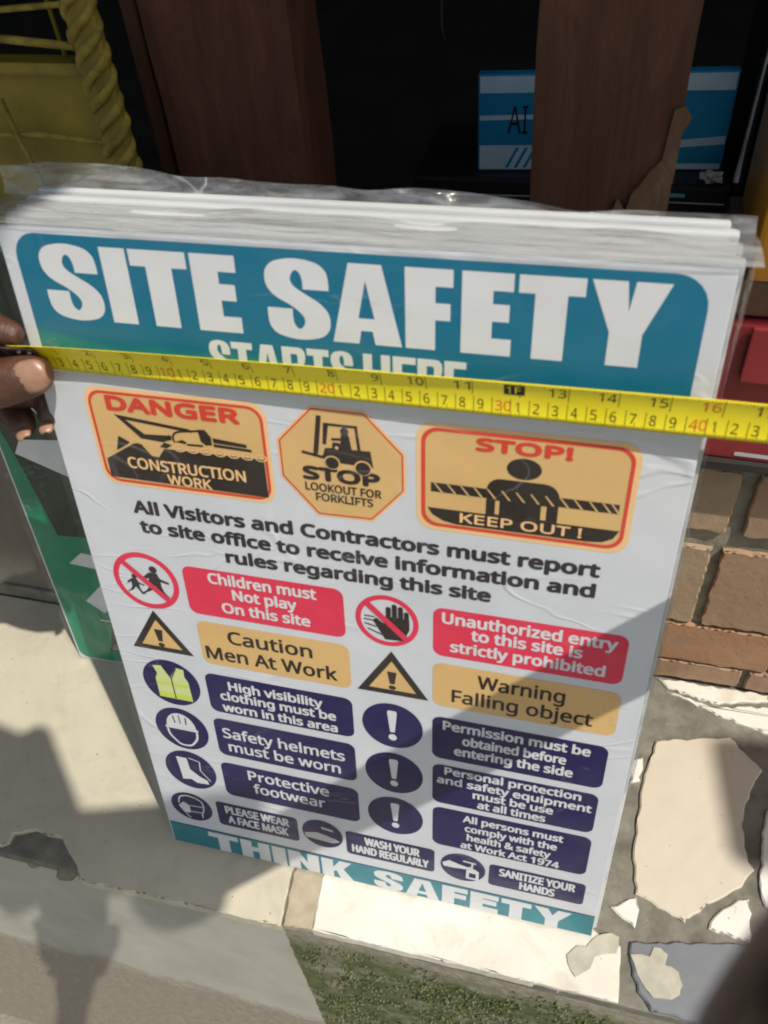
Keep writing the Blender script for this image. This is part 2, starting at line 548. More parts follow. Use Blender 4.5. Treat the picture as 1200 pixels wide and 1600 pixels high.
spot = slab('cement_smear', [(0.433, -0.007), (0.441, -0.0045), (0.449, -0.005), (0.452, 0.0035), (0.458, 0.004), (0.464, 0.000), (0.462, -0.009), (0.467, -0.009), (0.473, -0.012),
            (0.4765, -0.022), (0.474, -0.030), (0.468, -0.035), (0.453, -0.037), (0.446, -0.031), (0.4395, -0.022)], 0.0000, 0.0010, PATCH, bev=0.0005, jag=0.0014, seed=9)
tag(spot, kind='structure')

# moss growing on the rough right part of the riser, grit lying about
def scatter(name, pts, smin, smax, mats, flatn=None):
    verts, faces, mi = [], [], []
    rnd = random.Random(11)
    for p in pts:
        r = rnd.uniform(smin, smax)
        base = len(verts)
        A = Vector((rnd.uniform(-1, 1), rnd.uniform(-1, 1), rnd.uniform(-1, 1))).normalized()
        B = A.orthogonal().normalized(); C_ = A.cross(B)
        for q, k in ((A, 1), (-A, .8), (B, .9), (-B, 1), (C_, .7), (-C_, .8)):
            verts.append(Vector(p) + q * r * k * rnd.uniform(0.7, 1.2))
        for f in ((0, 2, 4), (2, 1, 4), (1, 3, 4), (3, 0, 4), (2, 0, 5), (1, 2, 5), (3, 1, 5), (0, 3, 5)):
            faces.append(tuple(base + q for q in f))
            mi.append(0)
        m_ = rnd.randrange(len(mats))
        mi[-8:] = [m_] * 8
    o = mesh_obj(name, verts, faces, mats[0])
    for m_ in mats[1:]:
        o.data.materials.append(m_)
    o.data.polygons.foreach_set('material_index', mi)
    return tag(o, kind='stuff')
from mathutils import noise as mnoise
rnd = random.Random(5)
pts = []
while len(pts) < 5200:
    x, z = rnd.uniform(0.128, 0.62), rnd.uniform(-0.34, -0.028)
    d = mnoise.noise(Vector((x * 22, z * 30, 0.3))) + 0.5 * mnoise.noise(Vector((x * 70, z * 70, 2.0)))
    band = min(1, max(0, (-0.035 - z) / 0.03)) * (1.0 - 0.5 * min(1, max(0, (x - 0.30) / 0.12)))
    if rnd.random() < band * max(0.02, 0.30 + 0.9 * d) and x > 0.131 + 0.004 * d:
        pts.append((x, -0.0458 - rnd.uniform(0, 0.0016), z))
moss = scatter('moss', pts, 0.0007, 0.0021, [speckled('moss_green', (0.05, 0.07, 0.018), (0.11, 0.14, 0.035), 90, 0.95),
                                             speckled('moss_dark', (0.02, 0.028, 0.010), (0.05, 0.06, 0.022), 90, 0.95),
                                             speckled('moss_olive', (0.12, 0.125, 0.05), (0.17, 0.17, 0.08), 90, 0.95)])
pts = []
for _ in range(420):
    x, z = rnd.uniform(-0.60, 0.12), rnd.uniform(-0.95, -0.31)
    pts.append((x, -0.0456, z))
for _ in range(60):
    pts.append((rnd.uniform(-0.45, 0.13), rnd.uniform(-0.04, 0.23), 0.0002))
for _ in range(160):
    pts.append((rnd.uniform(0.43, 0.62), rnd.uniform(-0.04, 0.28), -0.0042))
grit = scatter('grit', pts, 0.0003, 0.0013, [MORTAR, PATCH, CEMENT])

# low front wall of the kiosk: stained plaster at the left, brick tiles at the right
lw_ = box('plaster_wall', -2.5, 0.10, 0.252, 0.60, -0.004, 0.325, PLASTER, bev=0.004)
tag(lw_, 'stained grey plaster low wall behind the leaning green board', 'wall')
sk = box('skirting', -2.5, 0.099, 0.2465, 0.2518, 0.0005, 0.020, MORTAR, lw_, bev=0.002)
bw = box('brick_wall', 0.101, 2.5, 0.289, 0.60, -0.004, 0.325, MORTAR)
tag(bw, 'low wall faced with tan and brown brick tiles right of the sign', 'wall')
rows = [(0.003, 0.0325, [(-0.02, 0.300), (0.302, 0.420), (0.422, 0.527), (0.534, 0.74), (0.745, 0.95)], (0, 2, 1, 1, 0)),
        (0.036, 0.0960, [(0.11, 0.395), (0.398, 0.548), (0.556, 0.78), (0.785, 1.0)], (1, 2, 1, 2)),
        (0.1005, 0.2090, [(0.11, 0.33), (0.338, 0.4635), (0.4725, 0.64), (0.648, 0.82), (0.83, 1.0)], (1, 0, 1, 2, 0)),
        (0.2320, 0.3060, [(0.11, 0.36), (0.372, 0.4700), (0.4830, 0.64), (0.65, 0.80), (0.81, 1.0)], (2, 0, 1, 1, 0))]
for z0, z1, xs, ms in rows:
    for (x0, x1), mi in zip(xs, ms):
        x0 = max(x0, 0.104)
        b_ = slab('brick', [(x0, z0), (x1, z0), (x1, z1), (x0, z1)], -0.2888, -0.2826 - random.uniform(0, 0.0012), BR[mi], bw, bev=0.0016, jag=0.0009, seed=int(x0 * 997 + z0 * 3331))
        b_.data.transform(Matrix.Rotation(R(90), 4, 'X'))
ct = box('counter_slab', -2.5, 2.5, 0.262, 1.9, 0.3255, 0.333, COUNTER)
tag(ct, 'dark counter slab running under the timber posts', 'counter')
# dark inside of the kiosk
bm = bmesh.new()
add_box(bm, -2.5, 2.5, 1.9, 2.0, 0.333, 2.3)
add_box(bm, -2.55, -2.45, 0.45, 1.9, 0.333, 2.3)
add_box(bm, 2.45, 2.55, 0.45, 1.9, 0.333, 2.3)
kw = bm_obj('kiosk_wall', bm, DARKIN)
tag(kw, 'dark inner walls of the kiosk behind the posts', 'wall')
CHART = lambda X, Y, z: Vector((X + 0.5 * z, Y - 0.3 * z, z))
bm = bmesh.new()
zc = 2.0
pl = [CHART(-0.27, 0.36, zc), CHART(0.0, 0.36, zc), CHART(0.06, 0.405, zc), CHART(2.6, 0.405, zc), (3.4, 2.0, zc), (-2.5, 2.0, zc), CHART(-2.9, 0.25, zc), CHART(-0.29, 0.27, zc)]
a = [bm.verts.new(p) for p in pl]
b = [bm.verts.new((p[0], p[1], zc + 0.03)) for p in pl]
bm.faces.new(a)
bm.faces.new(list(reversed(b)))
for i in range(8):
    bm.faces.new((a[i], b[i], b[(i + 1) % 8], a[(i + 1) % 8]))
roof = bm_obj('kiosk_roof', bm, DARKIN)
tag(roof, 'flat dark roof sheet shading the kiosk front', 'roof')

# ------------------------------------------------------------------ kiosk posts
def post(x0, x1, y0, y1, mat, label, seed):
    o = empty('timber_post', ((x0 + x1) / 2, (y0 + y1) / 2, 0.333))
    tag(o, label, 'post', 'timber posts of the kiosk')
    rnd = random.Random(seed)
    w, d = (x1 - x0) / 2, (y1 - y0) / 2
    verts, faces = [], []
    nz = 40
    prof = [(-1, -1), (-0.5, -1.0), (0.1, -1.0), (0.12, -0.97), (0.6, -1), (1, -1), (1, 1), (-1, 1)]
    for i in range(nz + 1):
        z = i / nz * 1.667
        for px_, py_ in prof:
            verts.append((px_ * w + rnd.uniform(-0.0007, 0.0007), py_ * d + rnd.uniform(-0.0006, 0.0006), z))
    k = len(prof)
    for i in range(nz):
        for j in range(k):
            faces.append((i * k + j, i * k + (j + 1) % k, (i + 1) * k + (j + 1) % k, (i + 1) * k + j))
    mesh_obj('shaft', verts, faces, mat, o)
    return o
p1 = post(0.013, 0.118, 0.30, 0.36, WOOD1, 'wide reddish brown timber post left of the dark opening', 1)
p2 = post(0.280, 0.374, 0.30, 0.35, WOOD2, 'brown timber post with a torn pale edge before the blue carton', 2)
# torn splinters on the second post
def splinter(pts, y, th, mat, parent):
    bm = bmesh.new()
    f = [bm.verts.new((x, y, z)) for x, z in pts]
    g = [bm.verts.new((x, y + th, z)) for x, z in pts]
    n = len(pts)
    for t in tessellate_polygon([[Vector((x, z, 0)) for x, z in pts]]):
        bm.faces.new([f[i] for i in t]); bm.faces.new([g[i] for i in reversed(t)])
    for i in range(n):
        bm.faces.new((f[i], f[(i + 1) % n], g[(i + 1) % n], g[i]))
    o = bm_obj('torn_strip', bm, mat, parent)
    o.location = -Vector(parent.location)
    return o
splinter([(0.336, 0.40), (0.373, 0.40), (0.3735, 0.545), (0.365, 0.556), (0.358, 0.548), (0.353, 0.538), (0.349, 0.533), (0.346, 0.520), (0.340, 0.528), (0.336, 0.515)], 0.2962, 0.0034, WOODP, p2)
splinter([(0.364, 0.545), (0.3742, 0.54), (0.3748, 0.573), (0.379, 0.583), (0.374, 0.590), (0.368, 0.588)], 0.2975, 0.002, WOODP, p2)

# ------------------------------------------------------------------ safety sign
LEAN = R(9.944)
SIGN_ROT = (R(90) - LEAN, 0, 0)
UV = lambda u, v, n=0.0: Vector((u / 100, v / 100, n / 100))
sign = empty('safety_sign', (0, 0, 0.0012))
sign.rotation_euler = SIGN_ROT
tag(sign, 'white site safety sign with teal header and warning symbols, front of the stack', 'sign')
LEV = 0.00011

def flat(name, shapes, mat, lev, parent, mapf=None):
    """shapes: list of [outer, hole...] loops in sign centimetres"""
    verts, faces = [], []
    for loops in shapes:
        if loops and not isinstance(loops[0], (list, tuple)):
            loops = [loops]
        if loops and isinstance(loops[0][0], (int, float)):
            loops = [loops]
        base = len(verts)
        flatpts = [p for lp in loops for p in lp]
        for p in flatpts:
            verts.append(Vector((p[0] / 100, p[1] / 100, lev * LEV)))
        for t in tessellate_polygon([[Vector((p[0], p[1], 0)) for p in lp] for lp in loops]):
            A, B, C_ = (Vector(flatpts[i]) for i in t)
            ar = (B.x - A.x) * (C_.y - A.y) - (B.y - A.y) * (C_.x - A.x)
            t = t if ar > 0 else (t[0], t[2], t[1])
            faces.append(tuple(base + i for i in t))
    if mapf:
        verts = [mapf(v) for v in verts]
    return mesh_obj(name, verts, faces, mat, parent)

def rrect(x0, y0, x1, y1, r, n=6, rs=None):
    rs = rs or (r, r, r, r)          # bl, br, tr, tl
    pts = []
    for (cx, cy, a0, q) in ((x0, y0, 180, rs[0]), (x1, y0, 270, rs[1]), (x1, y1, 0, rs[2]), (x0, y1, 90, rs[3])):
        sx = 1 if cx == x0 else -1
        sy = 1 if cy == y0 else -1
        if q <= 0:
            pts.append((cx, cy)); continue
        for k in range(n + 1):
            w = R(a0 + 90 * k / n)
            pts.append((cx + sx * q + q * math.cos(w), cy + sy * q + q * math.sin(w)))
    return pts

def ell(cx, cy, rx, ry, n=40, a0=0, a1=360):
    full = abs(a1 - a0) >= 360
    m = n if full else n + 1
    return [(cx + rx * math.cos(R(a0 + (a1 - a0) * k / n)), cy + ry * math.sin(R(a0 + (a1 - a0) * k / n))) for k in range(m)]

def ribbon(pts, tx, ty=None, closed=False):
    """quads along a centre line (constant pen tx by ty); returned as shapes"""
    ty = ty or tx
    n = len(pts)
    L, Rr = [], []
    for i in range(n):
        a = Vector(pts[(i - 1) % n] if (closed or i) else pts[0])
        b = Vector(pts[(i + 1) % n] if (closed or i < n - 1) else pts[-1])
        t = (b - a).normalized()
        nx, ny = -t.y, t.x
        p = Vector(pts[i])
        L.append((p.x + nx * tx, p.y + ny * ty)); Rr.append((p.x - nx * tx, p.y - ny * ty))
    out = []
    for i in range(n if closed else n - 1):
        j = (i + 1) % n
        out.append([Rr[i], Rr[j], L[j], L[i]])
    return out

def smooth(pts, k=6):
    """Catmull-Rom"""
    out = []
    n = len(pts)
    for i in range(n - 1):
        p0 = Vector(pts[max(i - 1, 0)]); p1 = Vector(pts[i]); p2 = Vector(pts[i + 1]); p3 = Vector(pts[min(i + 2, n - 1)])
        for j in range(k):
            t = j / k
            q = 0.5 * ((2 * p1) + (-p0 + p2) * t + (2 * p0 - 5 * p1 + 4 * p2 - p3) * t * t + (-p0 + 3 * p1 - 3 * p2 + p3) * t ** 3)
            out.append((q.x, q.y))
    out.append(tuple(pts[-1]))
    return out

def glyph(ch, x, y, w, h, s, bar=None):
    """heavy poster letter in a w x h cell at x, y; s = stem, bar = thickness of horizontals"""
    b = bar or s * 0.62
    P = lambda pts: [(x + px_, y + py_) for px_, py_ in pts]
    if ch == 'I':
        return [P([(0, 0), (w, 0), (w, h), (0, h)])]
    if ch == 'T':
        c = w / 2
        return [P([(c - s / 2, 0), (c + s / 2, 0), (c + s / 2, h - b), (w, h - b), (w, h), (0, h), (0, h - b), (c - s / 2, h - b)])]
    if ch == 'E':
        return [P([(0, 0), (w, 0), (w, b), (s, b), (s, h * .42), (w * .94, h * .42), (w * .94, h * .42 + b), (s, h * .42 + b), (s, h - b), (w, h - b), (w, h), (0, h)])]
    if ch == 'F':
        return [P([(0, 0), (s, 0), (s, h * .38), (w * .95, h * .38), (w * .95, h * .38 + b), (s, h * .38 + b), (s, h - b), (w, h - b), (w, h), (0, h)])]
    if ch == 'H':
        return [P([(0, 0), (s, 0), (s, h * .42), (w - s, h * .42), (w - s, 0), (w, 0), (w, h), (w - s, h), (w - s, h * .42 + b), (s, h * .42 + b), (s, h), (0, h)])]
    if ch == 'A':
        a = s * 0.62
        top = w * 0.27
        outer = P([(0, 0), (s * .92, 0), (s * .92 + w * .035, h * .17), (w - s * .92 - w * .035, h * .17), (w - s * .92, 0), (w, 0), (w - top, h), (top, h)])
        return [[outer, P([(w * .5 - w * .115, h * .33), (w * .5 + w * .115, h * .33), (w * .5, h * .80)])]]
    if ch == 'Y':
        c = w / 2
        return [P([(c - s / 2, 0), (c + s / 2, 0), (c + s / 2, h * .40), (w, h), (w - s * 1.05, h), (c, h * .66), (s * 1.05, h), (0, h), (c - s / 2, h * .40)])]
    if ch == 'N':
        return [P([(0, 0), (s, 0), (s, h * .52), (w - s, 0), (w, 0), (w, h), (w - s, h), (w - s, h * .48), (s, h), (0, h)])]
    if ch == 'K':
        return [P([(0, 0), (s, 0), (s, h * .34), (s * 1.25, h * .42), (w - s * 1.1, 0), (w, 0), (w * .70, h * .56), (w * .97, h), (w - s * 1.1, h), (s, h * .58), (s, h), (0, h)])]
    if ch == 'R':
        outer = P([(0, 0), (s, 0), (s, h * .42), (w * .60, h * .40), (w - s, 0), (w, 0), (w * .92, h * .42), (w * .86, h * .5), (w * .96, h * .62), (w, h * .76), (w * .97, h * .9), (w * .86, h * .98), (w * .7, h), (0, h)])
        hole = P([(s, h * .56), (w - s * .95, h * .58), (w - s * .9, h * .74), (w - s, h - b), (s, h - b)])
        return [[outer, hole]]
    if ch == 'S':
        k = min(0.405, s / w)
        bb = b / h * 0.74
        a, d = k, 1 - k
        upper = smooth([(d, .64), (d, .74), (d - .03, 1 - bb * 1.08), (.5, 1 - bb * .82), (a + .03, 1 - bb * 1.08), (a, .745), (a + .06, .665), (.62, .585), (.84, .48),
                        (.965, .37), (1, .25), (.965, .125), (.82, .03), (.5, -.012), (.18, .03), (.035, .125), (0, .25), (0, .385)], 5)
        lower = smooth([(a, .385), (a, .25), (a + .03, bb * 1.08), (.5, bb * .82), (d - .03, bb * 1.08), (d, .245), (d - .05, .325), (.40, .42), (.16, .525),
                        (.035, .63), (0, .755), (.035, .875), (.18, .97), (.5, 1.012), (.82, .97), (.965, .875), (1, .75), (1, .64)], 5)
        return [P([(px_ * w, py_ * h) for px_, py_ in upper + lower])]
    return []

def poster_word(word, cells, y, h, s, bar=None):
    sh = []
    for ch, (x0, x1) in zip(word, cells):
        sh += glyph(ch, x0, y, x1 - x0, h, min(s, (x1 - x0)), bar)
    return sh

# lettering from the built-in font
_cache = {}
FONT = None
try:
    import os
    FONT = bpy.data.fonts.load(os.path.join(bpy.utils.system_resource('DATAFILES'), 'fonts', 'NotoSansHebrew-Regular.woff2'))
except Exception:
    FONT = None
def font_mesh(txt, bold):
    key = (txt, bold)
    if key in _cache:
        return _cache[key]
    cu = bpy.data.curves.new('lettering', 'FONT')
    cu.body = txt
    if FONT:
        cu.font = FONT
    cu.size = 1.0
    cu.offset = bold
    cu.resolution_u = 3
    cu.fill_mode = 'FRONT'
    o = bpy.data.objects.new('lettering', cu)
    COL.objects.link(o)
    dg = bpy.context.evaluated_depsgraph_get()
    me = bpy.data.meshes.new_from_object(o.evaluated_get(dg))
    vs_ = [v.co.copy() for v in me.vertices]
    fs = [tuple(p.vertices) for p in me.polygons]
    bpy.data.objects.remove(o)
    bpy.data.meshes.remove(me)
    _cache[key] = (vs_, fs)
    return _cache[key]
CAP = max(v.y for v in font_mesh('H', 0.0)[0])

def text(parent, txt, x0, x1, ybase, cap, mat, lev, bold=0.022, name='lettering', mapf=None, shear=0.0):
    """bold: stroke gain as a share of the cap height; made by overprinting shifted copies of the letters"""
    vs_, fs = font_mesh(txt, 0.0)
    a, b = min(v.x for v in vs_), max(v.x for v in vs_)
    g = bold * cap
    sy = (cap - 2 * g) / CAP
    gx = min(g * 1.25, (x1 - x0) / max(1, len(txt)) * 0.12)
    sx = (x1 - x0 - 2 * gx) / (b - a)
    verts, faces = [], []
    shifts = [(0, 0)]
    if bold > 0.012:
        shifts += [(math.cos(R(45 * k)), math.sin(R(45 * k))) for k in range(8)]
    for k, (dx, dy) in enumerate(shifts):
        o = len(verts)
        for v in vs_:
            verts.append(Vector(((x0 + gx + (v.x - a) * sx + dx * gx) / 100, (ybase + g + v.y * sy + dy * g) / 100, lev * LEV + k * 0.000012)))
        faces += [tuple(o + q for q in f) for f in fs]
    if mapf:
        verts = [mapf(v) for v in verts]
    return mesh_obj(name, verts, faces, mat, parent)

# board
bm = bmesh.new()
add_box(bm, 0.0, 0.40, 0.0, 0.597, -0.0048, -0.0001, 0.0008)
bm_obj('board', bm, WHITE, sign)

# header
hdr = flat('header_panel', [rrect(0.9, 51.0, 38.95, 59.45, 1.5, rs=(0.0, 0.0, 1.7, 1.5))], TEAL, 1, sign)
cells = [(2.35, 5.95), (6.35, 7.95), (8.15, 11.6), (11.85, 14.5)]
cells2 = [(16.15, 19.75), (19.85, 23.75), (23.95, 26.5), (26.95, 29.6), (29.85, 33.15), (33.4, 37.2)]
flat('lettering', poster_word('SITE', cells, 54.42, 4.48, 1.58, 0.95) + poster_word('SAFETY', cells2, 54.42, 4.5, 1.62, 0.95), LETTER, 2, hdr)
cw = [12.2, 13.6, 15.0, 16.7, 18.2, 19.6, 0, 21.5, 23.2, 24.6, 26.1]
ww = [1.3, 1.3, 1.6, 1.4, 1.3, 1.3, 0, 1.55, 1.3, 1.4, 1.2]
sh = []
for ch, x0, w_ in zip('STARTS HERE', cw, ww):
    if ch != ' ':
        sh += glyph(ch, x0, 51.5, w_, 2.35, 0.52, 0.42)
flat('lettering', sh, LETTER, 2, hdr)

# three pictogram panels under the tape
def amber_panel(outer, mid, inner):
    p = flat('warning_panel', [outer], AMBERL, 1, sign)
    flat('border', [[mid, inner]], REDL, 3, p)
    flat('field', [inner], AMBER, 2, p)
    return p
pd = amber_panel(rrect(2.9, 42.6, 15.25, 50.0, 1.1), rrect(3.15, 42.85, 15.0, 49.72, 1.0), rrect(3.35, 43.05, 14.8, 49.52, 0.85))
text(pd, 'DANGER', 4.4, 13.5, 48.35, 1.1, REDT, 4, 0.075)
ground = [(3.5, 43.2), (14.75, 43.1), (14.75, 46.0), (7.9, 45.9), (7.4, 45.2), (6.9, 45.25), (6.3, 46.05), (6.0, 46.1), (5.7, 46.0), (3.5, 44.6)]
flat('pictogram', [ground,
     [(4.4, 45.35), (4.75, 46.5), (5.5, 46.1), (5.35, 45.95)],
     [(7.6, 46.0), (8.0, 46.4), (8.5, 46.25), (8.1, 45.95)],
     # boom and bucket arm
     [(4.8, 48.1), (9.9, 47.6), (10.1, 47.35), (5.5, 47.78)],
     [(4.8, 48.1), (5.5, 47.8), (6.7, 46.85), (8.4, 46.95), (8.5, 46.65), (7.9, 46.4), (6.4, 46.5)],
     [(8.4, 47.0), (8.6, 46.95), (8.55, 46.6), (8.25, 46.65)]]
     + ribbon(smooth([(8.75, 46.5), (8.7, 46.9), (9.1, 47.3), (10.6, 47.55)], 5), 0.07)
     + [[(8.8, 46.55), (9.3, 46.75), (9.6, 46.6), (9.5, 46.45)],
        [(10.5, 47.65), (11.0, 47.68), (11.35, 47.2), (11.35, 46.6), (10.9, 46.55), (10.6, 46.8)],
        [(11.45, 47.15), (13.7, 46.95), (13.7, 46.7), (11.45, 46.8)],
        [(11.45, 46.72), (14.0, 46.62), (14.0, 46.42), (11.45, 46.5)],
        [(9.6, 46.5), (10.7, 46.55), (10.7, 46.4), (9.6, 46.35)]], BLACK, 4, pd)
tr_ = []
for k in range(7):
    cx = 9.0 + k * 0.93
    tr_.append([ell(cx, 46.07, 0.42, 0.26, 16), ell(cx, 46.07, 0.33, 0.18, 16)])
    tr_.append(ell(cx, 46.07, 0.16, 0.09, 12))
flat('track_links', tr_, AMBERL, 5, pd)
text(pd, 'CONSTRUCTION', 5.0, 13.35, 44.1, 0.86, AMBERL, 5, 0.03)
text(pd, 'WORK', 7.7, 10.85, 43.15, 0.78, AMBERL, 5, 0.03)

oc = [(18.05, 50.2), (21.45, 50.2), (23.85, 47.55), (23.85, 44.85), (21.7, 42.3), (18.05, 42.2), (15.75, 44.95), (15.75, 47.65)]
octr = lambda f: [(19.8 + (x - 19.8) * f, 46.2 + (y - 46.2) * f) for x, y in oc]
po = amber_panel(oc, octr(0.965), octr(0.94))
flat('pictogram', [[(18.05, 46.75), (18.4, 46.95), (18.75, 49.6), (18.45, 49.62)],
     [(17.3, 46.85), (18.75, 46.6), (18.75, 46.8), (17.35, 47.05)],
     [(18.85, 49.15), (20.95, 49.15), (20.95, 48.98), (19.15, 48.98), (18.95, 47.65), (18.72, 47.65)],
     [(20.78, 48.98), (20.95, 48.98), (21.1, 47.5), (20.9, 47.5)],
     ell(20.15, 48.68, 0.26, 0.28, 16),
     [(19.9, 48.45), (20.4, 48.45), (20.55, 47.45), (19.85, 47.45)],
     [(19.3, 48.15), (19.9, 48.2), (19.9, 48.02), (19.3, 47.98)],
     [(18.65, 46.75), (18.85, 47.4), (19.3, 47.45), (19.35, 47.85), (19.85, 47.85), (19.85, 47.45), (21.7, 47.5), (21.85, 46.35), (18.95, 46.45)],
     ], BLACK, 4, po)
flat('wheels', [ell(19.25, 46.4, 0.52, 0.5, 22), ell(21.2, 46.25, 0.56, 0.54, 22)], AMBER, 5, po)
flat('wheels', [ell(19.25, 46.38, 0.43, 0.42, 22), ell(21.2, 46.22, 0.47, 0.46, 22)], BLACK, 6, po)
flat('lever_spot', [ell(19.6, 47.5, 0.12, 0.12, 12)], AMBER, 5, po)
text(po, 'STOP', 17.25, 22.25, 44.95, 1.02, BLACK, 4, 0.08)
text(po, 'LOOKOUT FOR', 17.35, 22.3, 44.15, 0.60, BLACK, 4, 0.03)
text(po, 'FORKLIFTS', 18.0, 21.75, 43.42, 0.60, BLACK, 4, 0.03)

pk = amber_panel(rrect(24.5, 42.3, 37.2, 49.95, 1.1), rrect(24.8, 42.62, 36.88, 49.65, 1.0), rrect(25.05, 42.85, 36.65, 49.42, 0.85))
text(pk, 'STOP!', 28.0, 33.5, 48.4, 0.9, REDT, 4, 0.075)
flat('pictogram', [ell(30.85, 47.5, 1.0, 0.72, 30),
     [(25.4, 45.2), (28.75, 45.2), (28.75, 45.85), (25.4, 45.85)], [(33.0, 45.2), (36.4, 45.2), (36.4, 45.85), (33.0, 45.85)],
     rrect(28.76, 44.02, 32.99, 46.65, 0.7, rs=(0, 0, 0.9, 0.8)),
     [(25.2, 44.0), (36.6, 44.0), (36.3, 43.4), (35.7, 43.05), (34.8, 42.95), (27.0, 42.95), (26.2, 43.1), (25.5, 43.5)]], BLACK, 4, pk)
flat('tape_stripes', [[(x, 45.85), (x + .1, 45.85), (x + 0.62, 45.2), (x + .48, 45.2)] for x in (25.55, 26.35, 27.15, 27.95, 28.75, 29.6, 30.45, 31.3, 32.15, 33.0, 33.8, 34.65, 35.4, 35.9)], AMBER, 5, pk)
for q in ([(29.3, 44.1), (29.55, 44.1), (29.55, 45.1), (29.3, 45.1)], [(32.0, 44.1), (32.32, 44.1), (32.32, 45.1), (32.0, 45.1)]):
    flat('arm_gap', [q], AMBER, 5, pk)
text(pk, 'KEEP OUT !', 27.2, 34.5, 43.15, 0.72, AMBERL, 5, 0.03)

text(sign, 'All Visitors and Contractors must report', 4.5, 35.9, 40.28, 1.12, DARKT, 1, 0.062)
text(sign, 'to site office to receive information and', 4.7, 35.8, 38.62, 1.12, DARKT, 1, 0.062)
text(sign, 'rules regarding this site', 10.9, 29.4, 36.98, 1.12, DARKT, 1, 0.062)

def plate(x0, y0, x1, y1, mat, lines, tmat, r=0.7, bold=0.042, cap=0.95):
    p = flat('text_plate', [rrect(x0, y0, x1, y1, r)], mat, 1, sign)
    for (t, a, b, y, *c) in lines:
        text(p, t, a, b, y, c[0] if c else cap, tmat, 2, bold)
    return p
plate(7.25, 31.55, 19.3, 36.1, REDP, [('Children must', 9.2, 17.35, 34.8), ('Not play', 10.9, 15.8, 33.5), ('On this site', 9.9, 16.7, 32.1)], LETTER, cap=1.0)
plate(25.6, 31.4, 38.35, 35.85, REDP, [('Unauthorized entry', 26.2, 37.7, 34.5), ('to this site is', 28.2, 35.6, 33.3), ('strictly prohibited', 26.8, 37.2, 31.95)], LETTER, cap=1.0)
plate(7.5, 26.35, 19.45, 30.85, AMBER, [('Caution', 9.9, 16.6, 28.9, 1.35), ('Men At Work', 7.85, 18.4, 26.95, 1.35)], BLACK, bold=0.03)
plate(25.6, 26.25, 38.55, 30.65, AMBER, [('Warning', 28.8, 34.9, 28.75, 1.3), ('Falling object', 27.0, 36.95, 26.9, 1.3)], BLACK, bold=0.026)
plate(7.25, 20.75, 19.4, 25.2, NAVY, [('High visibility', 9.15, 17.0, 23.6), ('clothing must be', 8.3, 18.0, 22.35), ('worn in this area', 8.3, 18.05, 21.0)], LETTER, cap=1.0)
plate(25.6, 20.3, 38.4, 25.05, NAVY, [('Permission must be', 26.4, 37.2, 23.7), ('obtained before', 27.9, 35.6, 22.3), ('entering the side', 27.3, 36.2, 21.0)], LETTER, cap=1.0)
plate(7.15, 15.2, 19.35, 19.9, NAVY, [('Safety helmets', 7.8, 18.45, 17.55, 1.25), ('must be worn', 8.1, 18.0, 15.85, 1.25)], LETTER, bold=0.026)
plate(25.65, 14.7, 38.35, 19.55, NAVY, [('Personal protection', 26.6, 37.1, 18.45), ('and safety equipment', 26.0, 38.0, 17.25), ('must be use', 28.9, 35.2, 16.1), ('at all times', 29.3, 34.7, 14.95)], LETTER, cap=0.92)
plate(6.95, 9.55, 19.35, 14.15, NAVY, [('Protective', 9.4, 16.75, 12.35, 1.3), ('footwear', 9.7, 16.3, 10.6, 1.3)], LETTER, bold=0.026)
plate(25.7, 8.9, 38.45, 14.1, NAVY, [('All persons must', 28.2, 36.3, 12.75), ('comply with the', 28.4, 35.9, 11.5), ('health & safety', 28.6, 35.5, 10.3), ('at Work Act 1974', 28.1, 36.3, 9.1)], LETTER, cap=0.9)
plate(5.55, 4.6, 13.4, 8.1, NAVY, [('PLEASE WEAR', 6.4, 12.6, 6.55), ('A FACE MASK', 6.5, 12.4, 5.1)], LETTER, 0.4, 0.045, 1.15)
plate(17.9, 4.5, 25.9, 7.9, NAVY, [('WASH YOUR', 19.6, 24.6, 6.35), ('HAND REGULARLY', 18.4, 25.4, 4.95)], LETTER, 0.4, 0.045, 1.15)
plate(30.65, 4.55, 38.7, 7.65, NAVY, [('SANITIZE YOUR', 31.5, 37.9, 6.2), ('HANDS', 33.3, 36.3, 4.85)], LETTER, 0.4, 0.045, 1.1)

# round and triangular symbols
def disc(cx, cy, rx, ry):
    return flat('symbol_disc', [ell(cx, cy, rx, ry, 44)], NAVY, 1, sign)
def ban(cx, cy, rx, ry):
    p = flat('symbol_ring', [[ell(cx, cy, rx, ry, 48), ell(cx, cy, rx * .83, ry * .83, 48)]], REDP, 1, sign)
    a, b = rx * .85 * .707, ry * .85 * .707
    flat('slash', [[(cx - a - .17, cy + b - .17), (cx - a + .17, cy + b + .17), (cx + a + .17, cy - b + .17), (cx + a - .17, cy - b - .17)]], REDP, 4, p)
    return p
def person_shape(x, y, s, f=1):
    q = lambda pts: [(x + a * s * f, y + b * s) for a, b in pts]
    return [ell(x + 0.05 * s * f, y + 0.92 * s, 0.12 * s, 0.12 * s, 14),
            q([(-.1, .8), (.14, .8), (.2, .62), (.46, .52), (.44, .46), (.2, .52), (.2, .34), (-.16, .34), (-.14, .6), (-.32, .5), (-.36, .55)]),
            q([(-.14, .34), (.0, .34), (-.12, .16), (-.3, .06), (-.36, 0.), (-.42, .04), (-.3, .12)]),
            q([(.02, .34), (.2, .34), (.24, .18), (.34, .02), (.42, .0), (.24, -.04), (.14, .16)])]
bc = ban(4.1, 34.0, 2.62, 2.68)
flat('pictogram', person_shape(4.75, 32.75, 2.7) + person_shape(3.1, 32.7, 1.75), DARKT, 2, bc)
bh = ban(22.35, 33.85, 2.25, 2.35)
